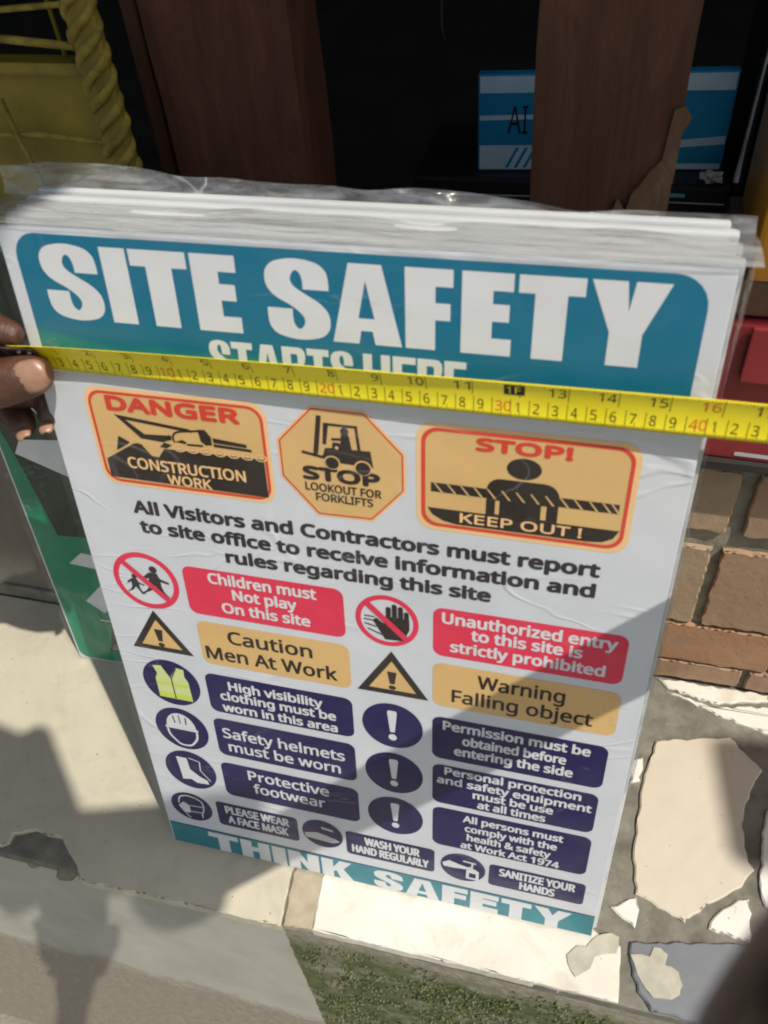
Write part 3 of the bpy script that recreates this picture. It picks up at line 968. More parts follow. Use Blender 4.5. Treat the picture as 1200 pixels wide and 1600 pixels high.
hand_sh = [[(22.2, 32.1), (23.5, 32.2), (23.95, 33.3), (23.95, 34.3), (22.3, 34.3), (22.1, 33.6), (21.6, 34.05), (21.35, 33.8), (21.75, 33.0)]]
for (x0, x1, top) in ((22.3, 22.66, 35.2), (22.73, 23.09, 35.5), (23.16, 23.52, 35.35), (23.58, 23.92, 34.95)):
    hand_sh.append(rrect(x0, 34.32, x1, top, 0.17, rs=(0, 0, .17, .17)))
flat('pictogram', hand_sh, BLACK, 2, bh)
flat('fence_lines', ribbon([(20.75, 34.1), (21.5, 34.1)], 0.05) + ribbon([(20.7, 33.8), (21.4, 33.75)], 0.05) + ribbon([(20.75, 33.4), (21.6, 33.2)], 0.05) + ribbon([(20.95, 32.95), (22.0, 32.5)], 0.05), DARKT, 2, bh)
def warn_tri(ax, ay, bx, by, cx, cy):
    p = flat('symbol_triangle', [[(ax, ay), (bx, by), (cx, cy)]], BLACK, 1, sign)
    gx, gy = (ax + bx + cx) / 3, (ay + by + cy) / 3
    f = 0.66
    flat('field', [[(gx + (x - gx) * f, gy + (y - gy) * f) for x, y in ((ax, ay), (bx, by), (cx, cy))]], AMBER, 2, p)
    flat('exclamation_mark', [[(gx - .18, gy - .35), (gx + .18, gy - .35), (gx + .36, gy + .9), (gx - .36, gy + .9)], ell(gx, gy - .72, .28, .22, 16)], BLACK, 3, p)
warn_tri(4.05, 31.1, 1.5, 26.8, 6.7, 26.8)
warn_tri(22.6, 31.0, 19.9, 26.5, 25.3, 26.55)
for cy in (23.0, 17.3, 11.6):
    p = disc(22.5, cy, 2.38, 2.5)
    flat('exclamation_mark', [rrect(22.2, cy - .45, 22.8, cy + 1.75, .25) if False else [(22.32, cy - .7), (22.68, cy - .7), (22.88, cy + 1.5), (22.8, cy + 1.72), (22.2, cy + 1.72), (22.12, cy + 1.5)], ell(22.5, cy - 1.3, .33, .36, 20)], LETTER, 2, p)
pv = disc(4.1, 23.2, 2.5, 2.6)
flat('vest', [[(2.75, 24.95), (3.5, 25.1), (4.15, 23.9), (4.8, 25.1), (5.45, 25.0), (5.4, 24.2), (5.65, 23.6), (5.7, 21.35), (2.75, 21.35), (2.75, 23.5), (3.0, 24.1)]], LIME2, 2, pv)
flat('vest_bands', [[(2.75, 21.4), (5.68, 21.4), (5.68, 22.0), (2.75, 22.0)], [(2.78, 22.9), (5.66, 22.9), (5.66, 23.2), (2.78, 23.2)]], LIME, 3, pv)
flat('vest_zip', ribbon([(4.2, 21.4), (4.18, 23.8)], 0.05) + ribbon([(4.18, 23.8), (3.6, 25.05)], 0.05) + ribbon([(4.22, 23.8), (4.8, 25.05)], 0.05), BLACK, 4, pv)
ph = disc(4.0, 17.55, 2.42, 2.6)
flat('pictogram', [ell(4.0, 17.75, 1.35, 1.75, 24, 0, 180), [(2.5, 17.45), (5.5, 17.45), (5.5, 17.74), (2.5, 17.74)]]
     + ribbon(smooth([(2.65, 17.4), (2.75, 16.6), (3.2, 15.9), (3.6, 15.5), (4.4, 15.5), (4.85, 15.9), (5.25, 16.6), (5.35, 17.4)], 5), 0.1), LETTER, 2, ph)
flat('helmet_ribs', ribbon([(3.4, 19.1), (3.5, 18.2)], 0.06) + ribbon([(3.95, 19.3), (3.98, 18.2)], 0.05) + ribbon([(4.55, 19.1), (4.5, 18.2)], 0.06), NAVY, 3, ph)
pb = disc(3.85, 12.0, 2.42, 2.58)
flat('pictogram', [[(2.7, 13.6), (3.7, 13.6), (3.8, 12.1), (4.6, 11.3), (5.3, 10.9), (5.35, 10.4), (4.2, 10.3), (3.7, 10.7), (2.85, 10.5), (2.8, 12.0)]]
     + ribbon([(3.9, 13.7), (4.9, 13.4)], 0.05) + ribbon([(4.9, 13.4), (4.8, 12.2)], 0.05) + ribbon([(4.8, 12.2), (5.6, 10.9)], 0.05), LETTER, 2, pb)
pm = disc(2.95, 6.35, 2.05, 2.05)
flat('pictogram', [[(1.6, 6.2), (2.2, 6.9), (2.75, 6.5), (2.75, 5.4), (2.1, 5.2)]]
     + ribbon(smooth([(1.7, 6.6), (2.0, 7.6), (2.9, 7.95), (4.0, 7.5), (4.2, 6.5), (3.9, 5.4), (3.9, 4.9)], 5), 0.07)
     + ribbon([(2.8, 6.5), (4.2, 6.6)], 0.06) + ribbon([(2.8, 5.6), (4.0, 5.7)], 0.06) + ribbon([(2.2, 5.1), (2.6, 4.6)], 0.06), LETTER, 2, pm)
pw = disc(15.7, 6.6, 1.9, 2.0)
flat('pictogram', [[(14.0, 6.3), (15.2, 6.7), (16.9, 6.2), (17.3, 5.9), (16.6, 5.5), (15.0, 5.6), (14.1, 5.7)], [(15.6, 7.7), (16.7, 7.5), (16.8, 7.2), (15.7, 7.35)]], GREYT, 2, pw)
pS = disc(28.4, 6.2, 1.95, 1.98)
flat('pictogram', [[(26.6, 6.4), (27.2, 6.9), (28.0, 6.6), (28.8, 6.4), (29.2, 6.65), (29.3, 6.5), (28.7, 6.05), (27.6, 5.9), (26.7, 5.9)],
     [[(28.7, 4.7), (29.8, 4.7), (29.8, 6.0), (29.4, 6.3), (29.05, 6.3), (28.7, 6.0)], [(28.95, 4.95), (29.55, 4.95), (29.55, 5.6), (28.95, 5.6)]]]
     + ribbon([(29.2, 6.3), (29.2, 7.1)], 0.08) + ribbon([(29.5, 7.1), (28.4, 7.2)], 0.1), LETTER, 2, pS)

# bottom band
band = flat('footer_band', [[(0.15, 0.1), (39.9, 0.1), (39.9, 3.1), (0.15, 3.1)]], TEAL2, 1, sign)
flat('band_edge', [[(0.15, 3.1), (39.9, 3.1), (39.9, 3.25), (0.15, 3.25)]], NAVY, 1, band)
sh = []
x = 4.0
for ch, w_ in zip('THINK SAFETY', (3.0, 2.9, 1.35, 3.0, 3.0, 1.5, 2.7, 3.1, 2.3, 2.5, 2.6, 3.2)):
    if ch != ' ':
        sh += glyph(ch, x, 0.12, w_, 2.75, 1.12, 0.72)
    x += w_ + 0.26
flat('lettering', sh, LETTER, 2, band)

# clear film drawn over the sign: a gently puckered sheet
def film_sheet(name, u0, u1, v0, v1, n0, amp, mat, parent, nu=60, nv=80, seed=0, fn=None):
    rnd = random.Random(seed)
    ph_ = [(rnd.uniform(5, 40), rnd.uniform(5, 40), rnd.uniform(0, 6.3)) for _ in range(7)]
    verts, faces = [], []
    for j in range(nv + 1):
        for i in range(nu + 1):
            u = u0 + (u1 - u0) * i / nu
            v = v0 + (v1 - v0) * j / nv
            d = sum(math.sin(a * u / 20 + b * v / 20 + c) for a, b, c in ph_) / 7
            n = n0 + amp * d
            if fn:
                u, v, n = fn(u, v, n, i / nu, j / nv, d)
            verts.append(UV(u, v, n))
    for j in range(nv):
        for i in range(nu):
            a = j * (nu + 1) + i
            faces.append((a, a + 1, a + nu + 2, a + nu + 1))
    return mesh_obj(name, verts, faces, mat, parent, True)
film_sheet('plastic_film', -0.35, 40.35, 0.05, 59.9, 0.26, 0.09, FILM, sign, seed=3)
# film folded over the top of the stack, with a loose flap standing up behind
def fold(u, v, n, s, t, d):
    d2 = math.sin(u * 0.35 + 4 * t) * 0.5 + math.sin(u * 0.9 + 1.7) * 0.3 + 0.5 * d
    n = 0.25 - t * 5.6
    v = 59.95 + 0.16 * d2 + 0.35 * math.sin(t * math.pi)
    return u, v, n
film_sheet('plastic_film', -1.2, 41.0, 0, 1, 0, 1, FILMTOP, sign, nu=110, nv=16, seed=5, fn=fold)
def flap(u, v, n, s, t, d):
    hgt = 1.9 - 1.35 * s + 0.16 * math.sin(u * 0.33) + 0.05 * math.sin(u * 1.1 + 1)
    v = 59.9 + hgt * t
    n = -5.3 + 0.35 * math.sin(u * 0.55 + 3 * t) * t + 0.25 * d * t - 0.5 * t
    return u, v, n
film_sheet('plastic_film', -3.0, 41.1, 0, 1, 0, 1, FILMEDGE, sign, nu=110, nv=10, seed=6, fn=flap)
def side_r(u, v, n, s, t, d):
    v = 20 + 39.9 * t
    u = 40.35 + 0.75 * s * (t ** 2) + 0.06 * d
    n = 0.26 - 2.6 * s + 0.2 * d
    return u, v, n
film_sheet('plastic_film', 0, 1, 0, 1, 0, 1, FILMEDGE, sign, nu=8, nv=60, seed=8, fn=side_r)

# boards stacked behind the front sign
GREYB = speckled('board_white', (0.50, 0.51, 0.51), (0.62, 0.63, 0.63), 30, 0.5, 140, 0.15, 0.0004, stretch=(0.2, 1, 1))
labels = ['white board directly behind the front safety sign', 'second white board behind the front safety sign', 'third white board back in the stack behind the sign',
          'fourth white board back in the stack behind the sign', 'fifth white board back in the stack behind the sign', 'sixth white board back in the stack behind the sign',
          'rearmost white board of the stack behind the sign']
offs = [(0.30, 0.1), (-0.1, -0.05), (0.22, 0.12), (-0.35, 0.0), (0.12, 0.18), (-0.6, -0.1), (-0.2, 0.1)]
nn = -0.0060
first = None
for i, lab in enumerate(labels):
    if first is None:
        bm = bmesh.new()
        add_box(bm, 0, 0.40, 0, 0.596, -0.0062, 0, 0.0012)
        o = bm_obj('sign_board', bm, GREYB)
        first = o
    else:
        o = first.copy()
        COL.objects.link(o)
    o.rotation_euler = SIGN_ROT
    du, dv = offs[i]
    Mx = Matrix.Rotation(R(90) - LEAN, 4, 'X')
    o.location = Vector((0, 0, 0.0012)) + Mx @ Vector((du / 100, dv / 100 + (0.004 if i else 0.003) - (i * 0.0006) + 0.0012 * i, nn))
    nn -= 0.0071
    tag(o, lab, 'sign board', 'white boards stacked behind the sign')

# ------------------------------------------------------------------ tape measure
tape = empty('tape_measure', (0, 0, 0.0012))
tape.rotation_euler = SIGN_ROT
tag(tape, 'yellow steel tape measure pulled out across the sign', 'tape measure')
def lerp(a, b, t): return a + (b - a) * t
def tape_pt(c, t, off=0.0):
    """c = centimetres along, t = 0 lower edge .. 1 upper edge, off = proud of the face (cm)"""
    s = c / 40.0
    k = min(1.0, max(0.0, s)) ** 0.6
    f0, f1 = R(lerp(4, -4, k)), R(lerp(62, 26, k))
    u = c * 0.9985 - 0.05
    v = 51.05 + 0.30 * s
    n = lerp(0.38, 1.0, max(-0.1, s))
    W_ = 2.5
    m = 8
    vv, nnn = v, n
    for i in range(m):
        tt = t * (i + 0.5) / m
        f = f0 + (f1 - f0) * tt
        vv += W_ * t / m * math.cos(f)
        nnn += W_ * t / m * math.sin(f)
    f = f0 + (f1 - f0) * t
    vv -= off * math.sin(f)
    nnn += off * math.cos(f)
    # the case end of the blade leans a little outwards
    return UV(u, vv, nnn)
TAPEY = speckled('tape_yellow', (0.86, 0.72, 0.012), (0.92, 0.80, 0.03), 20, 0.35, spec=0.5)
TAPEB = ink('tape_black', (0.02, 0.018, 0.014))
TAPER = ink('tape_red', (0.75, 0.09, 0.03))
STEEL = speckled('worn_steel', (0.10, 0.06, 0.045), (0.28, 0.20, 0.16), 90, 0.35, metal=0.6)
verts, faces = [], []
NC, NT = 100, 12
for i in range(NC + 1):
    for j in range(NT + 1):
        verts.append(tape_pt(-0.3 + 51.3 * i / NC, j / NT))
for i in range(NC):
    for j in range(NT):
        a = i * (NT + 1) + j
        faces.append((a, a + NT + 1, a + NT + 2, a + 1))
bl = mesh_obj('blade', verts, faces, TAPEY, tape, True)
md = bl.modifiers.new('thick', 'SOLIDIFY'); md.thickness = 0.0003; md.offset = -1
# map flat drawing (x = cm along, y = 0..2.5 across, in metres/100) onto the blade
def on_blade(v):
    return tape_pt(v.x * 100, v.y * 100 / 2.5, 0.012)
ticks_v, ticks_f = [], []
def tick(c, t0, t1, w):
    b_ = len(ticks_v)
    k = 4
    for i in range(k + 1):
        t = t0 + (t1 - t0) * i / k
        ticks_v.append(tape_pt(c - w / 2, t, 0.008)); ticks_v.append(tape_pt(c + w / 2, t, 0.008))
    for i in range(k):
        a = b_ + 2 * i
        ticks_f.append((a, a + 1, a + 3, a + 2))
for k in range(5, 500):
    c = k / 10
    if k % 10 == 0: tick(c, 0.0, 0.46, 0.035)
    elif k % 5 == 0: tick(c, 0.0, 0.17, 0.025)
    else: tick(c, 0.0, 0.09, 0.020)
for k in range(4, 19 * 16):
    c = k / 16 * 2.54
    if c > 49: break
    if k % 16 == 0: tick(c, 0.52, 1.0, 0.035)
    elif k % 4 == 0: tick(c, 0.88, 1.0, 0.022)
    else: tick(c, 0.93, 1.0, 0.018)
mesh_obj('graduations', ticks_v, ticks_f, TAPEB, bl)
for c in range(1, 49):
    d = c % 10
    if d == 0:
        text(bl, str(c), c - 0.84, c + 0.04, 0.34, 0.66, TAPER, 0, 0.012, 'numeral', on_blade)
    else:
        w_ = 0.16 if d == 1 else 0.34
        text(bl, str(d), c - 0.80 + (0.34 - w_) / 2, c - 0.80 + (0.34 + w_) / 2, 0.34, 0.64, TAPEB, 0, 0.006, 'numeral', on_blade)
for k in range(2, 19):
    c = k * 2.54
    if k == 12:
        q = [(c - 0.85, 1.5), (c + 0.25, 1.5), (c + 0.25, 2.28), (c - 0.85, 2.28)]
        pts = []
        for i in range(4):
            for j in range(5):
                a_, b_ = q[i], q[(i + 1) % 4]
                pts.append((lerp(a_[0], b_[0], j / 5), lerp(a_[1], b_[1], j / 5)))
        flat('foot_mark', [pts], TAPEB, 0, bl, lambda v: tape_pt(v.x * 100, v.y * 100 / 2.5, 0.014))
        text(bl, '1F', c - 0.72, c + 0.05, 1.6, 0.56, TAPEY, 0, 0.012, 'numeral', lambda v: tape_pt(v.x * 100, v.y * 100 / 2.5, 0.022))
        continue
    s_ = str(k)
    w_ = 0.38 if len(s_) == 1 else 0.92
    text(bl, s_, c - 0.12 - w_, c - 0.12, 1.58, 0.66, TAPER if k == 16 else TAPEB, 0, 0.008, 'numeral', on_blade)
# end hook riveted to the blade
hv, hf = [], []
for i in range(9):
    for j in range(7):
        hv.append(tape_pt(-1.15 + 2.4 * i / 8, 0.42 + 0.56 * j / 6 - (0.1 * (i / 8)), 0.05 + 0.02 * math.sin(i)))
for i in range(8):
    for j in range(6):
        a = i * 7 + j
        hf.append((a, a + 7, a + 8, a + 1))
hk = mesh_obj('end_hook', hv, hf, STEEL, tape, True)
md = hk.modifiers.new('thick', 'SOLIDIFY'); md.thickness = 0.0009; md.offset = 1
bm = bmesh.new()
for c, t in ((0.1, 0.66), (0.75, 0.62)):
    r = bmesh.ops.create_uvsphere(bm, u_segments=14, v_segments=8, radius=0.0016)
    p = tape_pt(c, t, 0.14)
    for v in r['verts']:
        v.co = v.co + p
bm_obj('rivet', bm, speckled('rivet_steel', (0.3, 0.22, 0.18), (0.5, 0.42, 0.36), 60, 0.3, metal=0.8), hk, True)
# case, beyond the right edge of the picture
bm = bmesh.new()
add_box(bm, 0.508, 0.575, 0.488, 0.555, 0.004, 0.034, 0.008)
bm_obj('case', bm, speckled('case_plastic', (0.05, 0.05, 0.05), (0.09, 0.09, 0.09), 40, 0.5), tape)

# ------------------------------------------------------------------ skin helpers
def skin_mat(name, c1, c2, c3):
    m, nt, b = newmat(name)
    v = coords(nt)
    n1 = noise(nt, v, 45, 6, 0.6)
    n2 = noise(nt, v, 420, 4, 0.6)
    col = ramp(nt, n1, [(0.3, c1), (0.55, c2), (0.8, c3)])
    nt.links.new(col, b.inputs['Base Color'])
    b.inputs['Roughness'].default_value = 0.42
    b.inputs['Subsurface Weight'].default_value = 0.08
    b.inputs['Subsurface Radius'].default_value = (0.006, 0.002, 0.001)
    n3 = noise(nt, coords(nt, (1.6, 0.5, 0.5)), 230, 3, 0.6, 1.5)
    bump(nt, b, math_(nt, 'ADD', n2, math_(nt, 'MULTIPLY', n3, 1.6)), 0.55, 0.0009)
    return m
SKIN = skin_mat('brown_skin', (0.055, 0.022, 0.015), (0.095, 0.040, 0.026), (0.15, 0.068, 0.045))
PALM = skin_mat('fingertip_skin', (0.30, 0.15, 0.10), (0.38, 0.20, 0.14), (0.45, 0.26, 0.19))
SKIND = skin_mat('dark_skin', (0.035, 0.018, 0.014), (0.05, 0.026, 0.02), (0.07, 0.036, 0.028))
NAIL = speckled('fingernail', (0.25, 0.135, 0.088), (0.34, 0.195, 0.13), 120, 0.35)

def skin_mesh(name, chains, mat, root=0, sub=2, parent=None, mx=None):
    """chains: list of [(x,y,z,r), ...]; the first vertex of a chain may be an int = join index"""
    verts, edges, rad, index = [], [], [], {}
    for ch in chains:
        prev = None
        for p in ch:
            if isinstance(p, int):
                prev = p
                continue
            verts.append(p[:3]); rad.append(p[3])
            i = len(verts) - 1
            if prev is not None:
                edges.append((prev, i))
            prev = i
    me = bpy.data.meshes.new(name)
    me.from_pydata(verts, edges, [])
    o = bpy.data.objects.new(name, me)
    COL.objects.link(o)
    sk = o.modifiers.new('skin', 'SKIN')
    if not me.skin_vertices:
        me.attributes.new('skin', 'FLOAT', 'POINT') if False else None
    with_layer = me.skin_vertices
    if len(with_layer) == 0:
        bmx = bmesh.new(); bmx.from_mesh(me); bmx.verts.layers.skin.verify(); bmx.to_mesh(me); bmx.free()
    for i, sv in enumerate(me.skin_vertices[0].data):
        r_ = rad[i]
        sv.radius = r_ if isinstance(r_, tuple) else (r_, r_)
        sv.use_root = (i == root)
    sb = o.modifiers.new('sub', 'SUBSURF'); sb.levels = sub; sb.render_levels = sub
    dg = bpy.context.evaluated_depsgraph_get()
    me2 = bpy.data.meshes.new_from_object(o.evaluated_get(dg))
    bpy.data.objects.remove(o)
    me2.materials.clear()
    me2.materials.append(mat)
    me2.polygons.foreach_set('use_smooth', [True] * len(me2.polygons))
    o2 = bpy.data.objects.new(name, me2)
    link(o2, parent)
    if mx is not None:
        o2.matrix_world = mx
    return o2

# ------------------------------------------------------------------ left hand pinching the tape's end
c = 0.01
def H(u, v, n, r): return (u * c, v * c, n * c, r * c)
SM = Matrix.Translation((0.004, 0, 0.0012)) @ Matrix.Rotation(R(90) - LEAN, 4, 'X')
chains = [
    # wrist -> palm heart (0..3)
    [H(-62, 46.0, 40.0, 4.6), H(-46, 44.0, 18.0, 4.0), H(-30, 44.0, 5.5, 3.4), H(-18, 46.5, 1.0, 2.7), H(-10.5, 49.0, -0.4, 2.8), H(-5.8, 49.6, -1.3, 2.4)],
    # thumb over the front of the blade: wide knuckle, flatter tip
    [4, H(-8.5, 49.6, 1.2, 1.8), H(-4.4, 50.0, 1.9, 1.65), H(-2.2, 50.5, 2.05, 1.72), H(-0.5, 50.95, 1.85, 1.50), H(0.7, 51.25, 1.6, 1.38), H(1.75, 51.45, 1.25, 0.85)],
    # index finger above the hook
    [5, H(-5.2, 52.8, -0.6, 1.2), H(-2.9, 53.6, 0.3, 1.1), H(-1.2, 53.4, 0.6, 0.95), H(-0.2, 53.1, 0.6, 0.68)],
    # middle finger curled under
    [5, H(-3.6, 48.7, -2.1, 1.35), H(-1.9, 47.9, -1.8, 1.25), H(-0.75, 47.3, -0.8, 1.0), H(-0.55, 46.75, 0.3, 0.66)],
    # ring finger curled under
    [4, H(-7.0, 47.6, -1.6, 1.35), H(-4.4, 47.0, -1.2, 1.2), H(-2.75, 46.6, -0.1, 1.05), H(-2.05, 46.2, 0.85, 0.74)],
    # little finger
    [4, H(-9.4, 46.4, -1.4, 0.8), H(-7.4, 45.2, -0.8, 0.7), H(-5.9, 45.1, 0.2, 0.6), H(-5.1, 45.2, 1.0, 0.45)],
    # heel of the palm filling the gap under the thumb
    [5, H(-2.6, 48.9, -1.2, 1.9), H(-0.9, 48.6, -1.0, 1.3)],
]
hand = skin_mesh('hand', chains, SKIN, 0, 2, None, SM)
tag(hand, 'brown left hand pinching the hook end of the yellow tape', 'hand')
# pale fingertip pads and thumb nail
def pad(name, cen, axes, mat, parent, rx, ry, rz):
    bm = bmesh.new()
    bmesh.ops.create_uvsphere(bm, u_segments=24, v_segments=14, radius=1)
    A, B, C_ = [Vector(a).normalized() for a in axes]
    for v in bm.verts:
        p = v.co
        v.co = Vector(cen) * c + (A * p.x * rx + B * p.y * ry + C_ * p.z * rz) * c
    return bm_obj(name, bm, mat, parent, True)
def nail_mesh(cen, ax, up, L, W_, mat, parent):
    """curved nail plate: ax along the finger, up = out of the nail"""
    ax = Vector(ax).normalized(); up = Vector(up).normalized(); sd = up.cross(ax).normalized(); up = ax.cross(sd).normalized()
    verts, faces = [], []
    n1, n2 = 10, 10
    for i in range(n1 + 1):
        s = -1 + 2 * i / n1
        for j in range(n2 + 1):
            t = -1 + 2 * j / n2
            hw = W_ * math.sqrt(max(0.05, 1 - abs(s) ** 3.2 * 0.75))
            a_ = t * 1.0
            p = Vector(cen) + ax * (s * L) + sd * (math.sin(a_) / math.sin(1.0) * hw) + up * ((math.cos(a_) - 1) * W_ * 0.75 - 0.12 * s * s)
            verts.append(p * c)
    for i in range(n1):
        for j in range(n2):
            a_ = i * (n2 + 1) + j
            faces.append((a_, a_ + 1, a_ + n2 + 2, a_ + n2 + 1))
    o = mesh_obj('fingernail', verts, faces, mat, parent, True)
    m_ = o.modifiers.new('thick', 'SOLIDIFY'); m_.thickness = 0.0006; m_.offset = 0
    return o
nail_mesh((1.10, 51.62, 2.66), (1.35, 0.22, -0.52), (0.16, 0.22, 1.0), 1.0, 1.0, NAIL, hand)
nail_mesh((-0.45, 46.98, 0.70), (0.35, -0.3, 0.75), (0.15, 1.0, 0.45), 0.42, 0.44, NAIL, hand)
nail_mesh((-1.95, 46.68, 1.24), (0.75, -0.2, 0.7), (-0.1, 1.0, 0.55), 0.46, 0.50, NAIL, hand)

# ------------------------------------------------------------------ photographer's own arm and phone (arm crosses the lower right corner)
def AX(X, Y, z, r): 
    p = CHART(X, Y, z); return (p.x, p.y, p.z, r)
arm = skin_mesh('forearm', [
    [(0.66, -0.425, 1.27, 0.048), (0.545, -0.357, 1.04, 0.040), (0.449, -0.299, 0.848, 0.026), (0.3690, -0.2625, 0.6915, 0.0160), (0.431, -0.183, 0.675, 0.0255), (0.474, -0.092, 0.618, 0.030), (0.515, -0.005, 0.575, 0.027), (0.545, 0.035, 0.555, 0.026)],
    [7, (0.565, 0.075, 0.56, 0.012), (0.56, 0.105, 0.555, 0.010), (0.545, 0.12, 0.545, 0.008)],
    [7, (0.575, 0.07, 0.545, 0.012), (0.575, 0.105, 0.54, 0.010), (0.56, 0.122, 0.53, 0.008)],
    [7, (0.578, 0.062, 0.53, 0.012), (0.58, 0.098, 0.522, 0.010), (0.567, 0.116, 0.513, 0.008)],
    [7, (0.575, 0.055, 0.518, 0.011), (0.58, 0.088, 0.508, 0.009), (0.57, 0.105, 0.50, 0.007)],
    [7, (0.535, 0.06, 0.565, 0.012), (0.515, 0.08, 0.565, 0.010), (0.505, 0.09, 0.558, 0.008)],
], SKIND, 0, 2)
tag(arm, 'dark blurred forearm cutting across the lower right corner', 'arm')
PH = speckled('phone_black', (0.012, 0.012, 0.013), (0.02, 0.02, 0.022), 30, 0.25)
phone = box('phone', -0.066, 0.011, -0.145, 0.014, 0.004, 0.0125, PH, None, bev=0.003, M=None)
phone.matrix_world = cam.matrix_world.copy()
arm2 = skin_mesh('forearm', [
    [(-0.060, -0.62, 0.34, 0.042), (-0.040, -0.40, 0.16, 0.036), (-0.030, -0.235, 0.050, 0.027), (-0.028, -0.165, 0.030, 0.028), (-0.028, -0.110, 0.026, 0.030)],
    [3, (0.008, -0.125, 0.032, 0.012), (0.020, -0.085, 0.018, 0.010), (0.017, -0.060, 0.008, 0.009)],
    [4, (-0.062, -0.120, 0.028, 0.010), (-0.073, -0.110, 0.010, 0.009), (-0.060, -0.106, -0.002, 0.0075)],
    [4, (-0.062, -0.095, 0.026, 0.010), (-0.073, -0.088, 0.010, 0.009), (-0.060, -0.086, -0.002, 0.0075)],
    [4, (-0.060, -0.075, 0.024, 0.010), (-0.073, -0.067, 0.010, 0.009), (-0.061, -0.066, -0.002, 0.0075)],
], SKIND, 0, 2, None, cam.matrix_world.copy())
tag(arm2, 'dark forearm and hand gripping the black phone', 'arm')
tag(phone, 'black phone held up behind the viewpoint', 'phone')

# added unseen planks, shaped to cast the shadows on ledge and tiles
caster = empty('shadow_caster_frame', CHART(-0.1, -0.04, 1.3))
tag(caster, 'added timber planks out of view that cast shadows on the step', 'shadow caster')
def shadow_beam(name, a, b, w, z, h=0.03):
    A, B = Vector((a[0], a[1])), Vector((b[0], b[1]))
    t = (B - A).normalized(); nrm = Vector((-t.y, t.x)) * w / 2
    bm = bmesh.new()
    off = CHART(0, 0, z)
    q = [A + nrm, B + nrm, B - nrm, A - nrm]
    lo = [bm.verts.new((p.x + off.x, p.y + off.y, z)) for p in q]
    hi = [bm.verts.new((p.x + off.x, p.y + off.y, z + h)) for p in q]
    bm.faces.new(lo); bm.faces.new(list(reversed(hi)))
    for i in range(4):
        bm.faces.new((lo[i], hi[i], hi[(i + 1) % 4], lo[(i + 1) % 4]))
    bmesh.ops.bevel(bm, geom=list(bm.edges), offset=0.006, segments=2, affect='EDGES')
    o = bm_obj(name, bm, WOOD2, caster)
    o.location = -Vector(caster.location)
    return o
shadow_beam('shadow_plank', (-0.75, -0.245), (0.072, 0.010), 0.083, 1.30)
shadow_beam('board', (-0.095, -0.085), (-0.228, 0.042), 0.12, 1.34)
shadow_beam('board', (0.585, 0.095), (0.568, 0.222), 0.115, 1.9)  # added unseen board, only there to shade the beige shard
shadow_beam('board', (-0.300, -0.12), (-0.262, 0.078), 0.15, 1.38)

# ------------------------------------------------------------------ green board leaning on the wall at the left
GREEN = speckled('green_print', (0.0, 0.20, 0.10), (0.005, 0.28, 0.14), 9, 0.4)
GREEND = speckled('dark_green_print', (0.003, 0.022, 0.012), (0.006, 0.04, 0.022), 9, 0.4)
ARROW = speckled('arrow_white', (0.66, 0.68, 0.68), (0.78, 0.80, 0.80), 20, 0.45)
gb = empty('green_sign', (-0.2, 0.178, 0.0014))
GL = R(7.4)
gb.rotation_euler = (R(90) - GL, 0, R(2.0))
tag(gb, 'green emergency board with white arrows leaning on the left wall', 'sign')
bm = bmesh.new()
add_box(bm, 0, 0.36, 0, 0.50, -0.005, -0.0001, 0.0012)
bm_obj('board', bm, WHITE, gb)
gp = flat('green_panel', [rrect(0.25, 0.25, 35.5, 49.5, 1.2)], GREEN, 1, gb)
flat('dark_area', [[(3.0, 19.0), (35, 20), (35, 49), (0.6, 49), (0.6, 33), (2.0, 26)], [(4.5, 2.0), (35, 1.5), (35, 10), (6.5, 9)]], GREEND, 2, gp)
def arrow(cx, cy, L, w, ang):
    ca, sa = math.cos(R(ang)), math.sin(R(ang))
    pts = [(-L * .5, -w * .5), (L * .1, -w * .5), (L * -.1, -w * 1.15), (L * .18, -w * 1.15), (L * .55, 0), (L * .18, w * 1.15), (-L * .1, w * 1.15), (L * .1, w * .5), (-L * .5, w * .5)]
    return [(cx + x * ca - y * sa, cy + x * sa + y * ca) for x, y in pts]
flat('arrow', [[(3.2, 15.2), (5.0, 16.9), (11.5, 16.2), (11.8, 9.8), (9.9, 9.4), (9.7, 12.8), (5.4, 8.2), (3.6, 9.8), (8.0, 14.6)]], ARROW, 3, gp)
flat('arrow', [[(1.6, 29.0), (2.6, 30.7), (7.6, 31.1), (4.6, 34.9), (6.2, 35.9), (12.9, 29.2), (8.4, 26.0)]], ARROW, 3, gp)
flat('divider_line', [[(4.6, 6.9), (20, 6.9), (20, 7.1), (4.6, 7.1)]], ARROW, 3, gp)
text(gp, 'M', 7.6, 10.0, 2.9, 2.2, ARROW, 3, 0.01)
film_sheet('plastic_film', -0.3, 36.3, 0.1, 50, 0.35, 0.25, film_mat('wrap_film', 0.012, 0.0, 10, 0.8, 0.008, 0.1, (1.6, 0.5, 1), 0.10, 0.35), gb, 40, 60, 12)

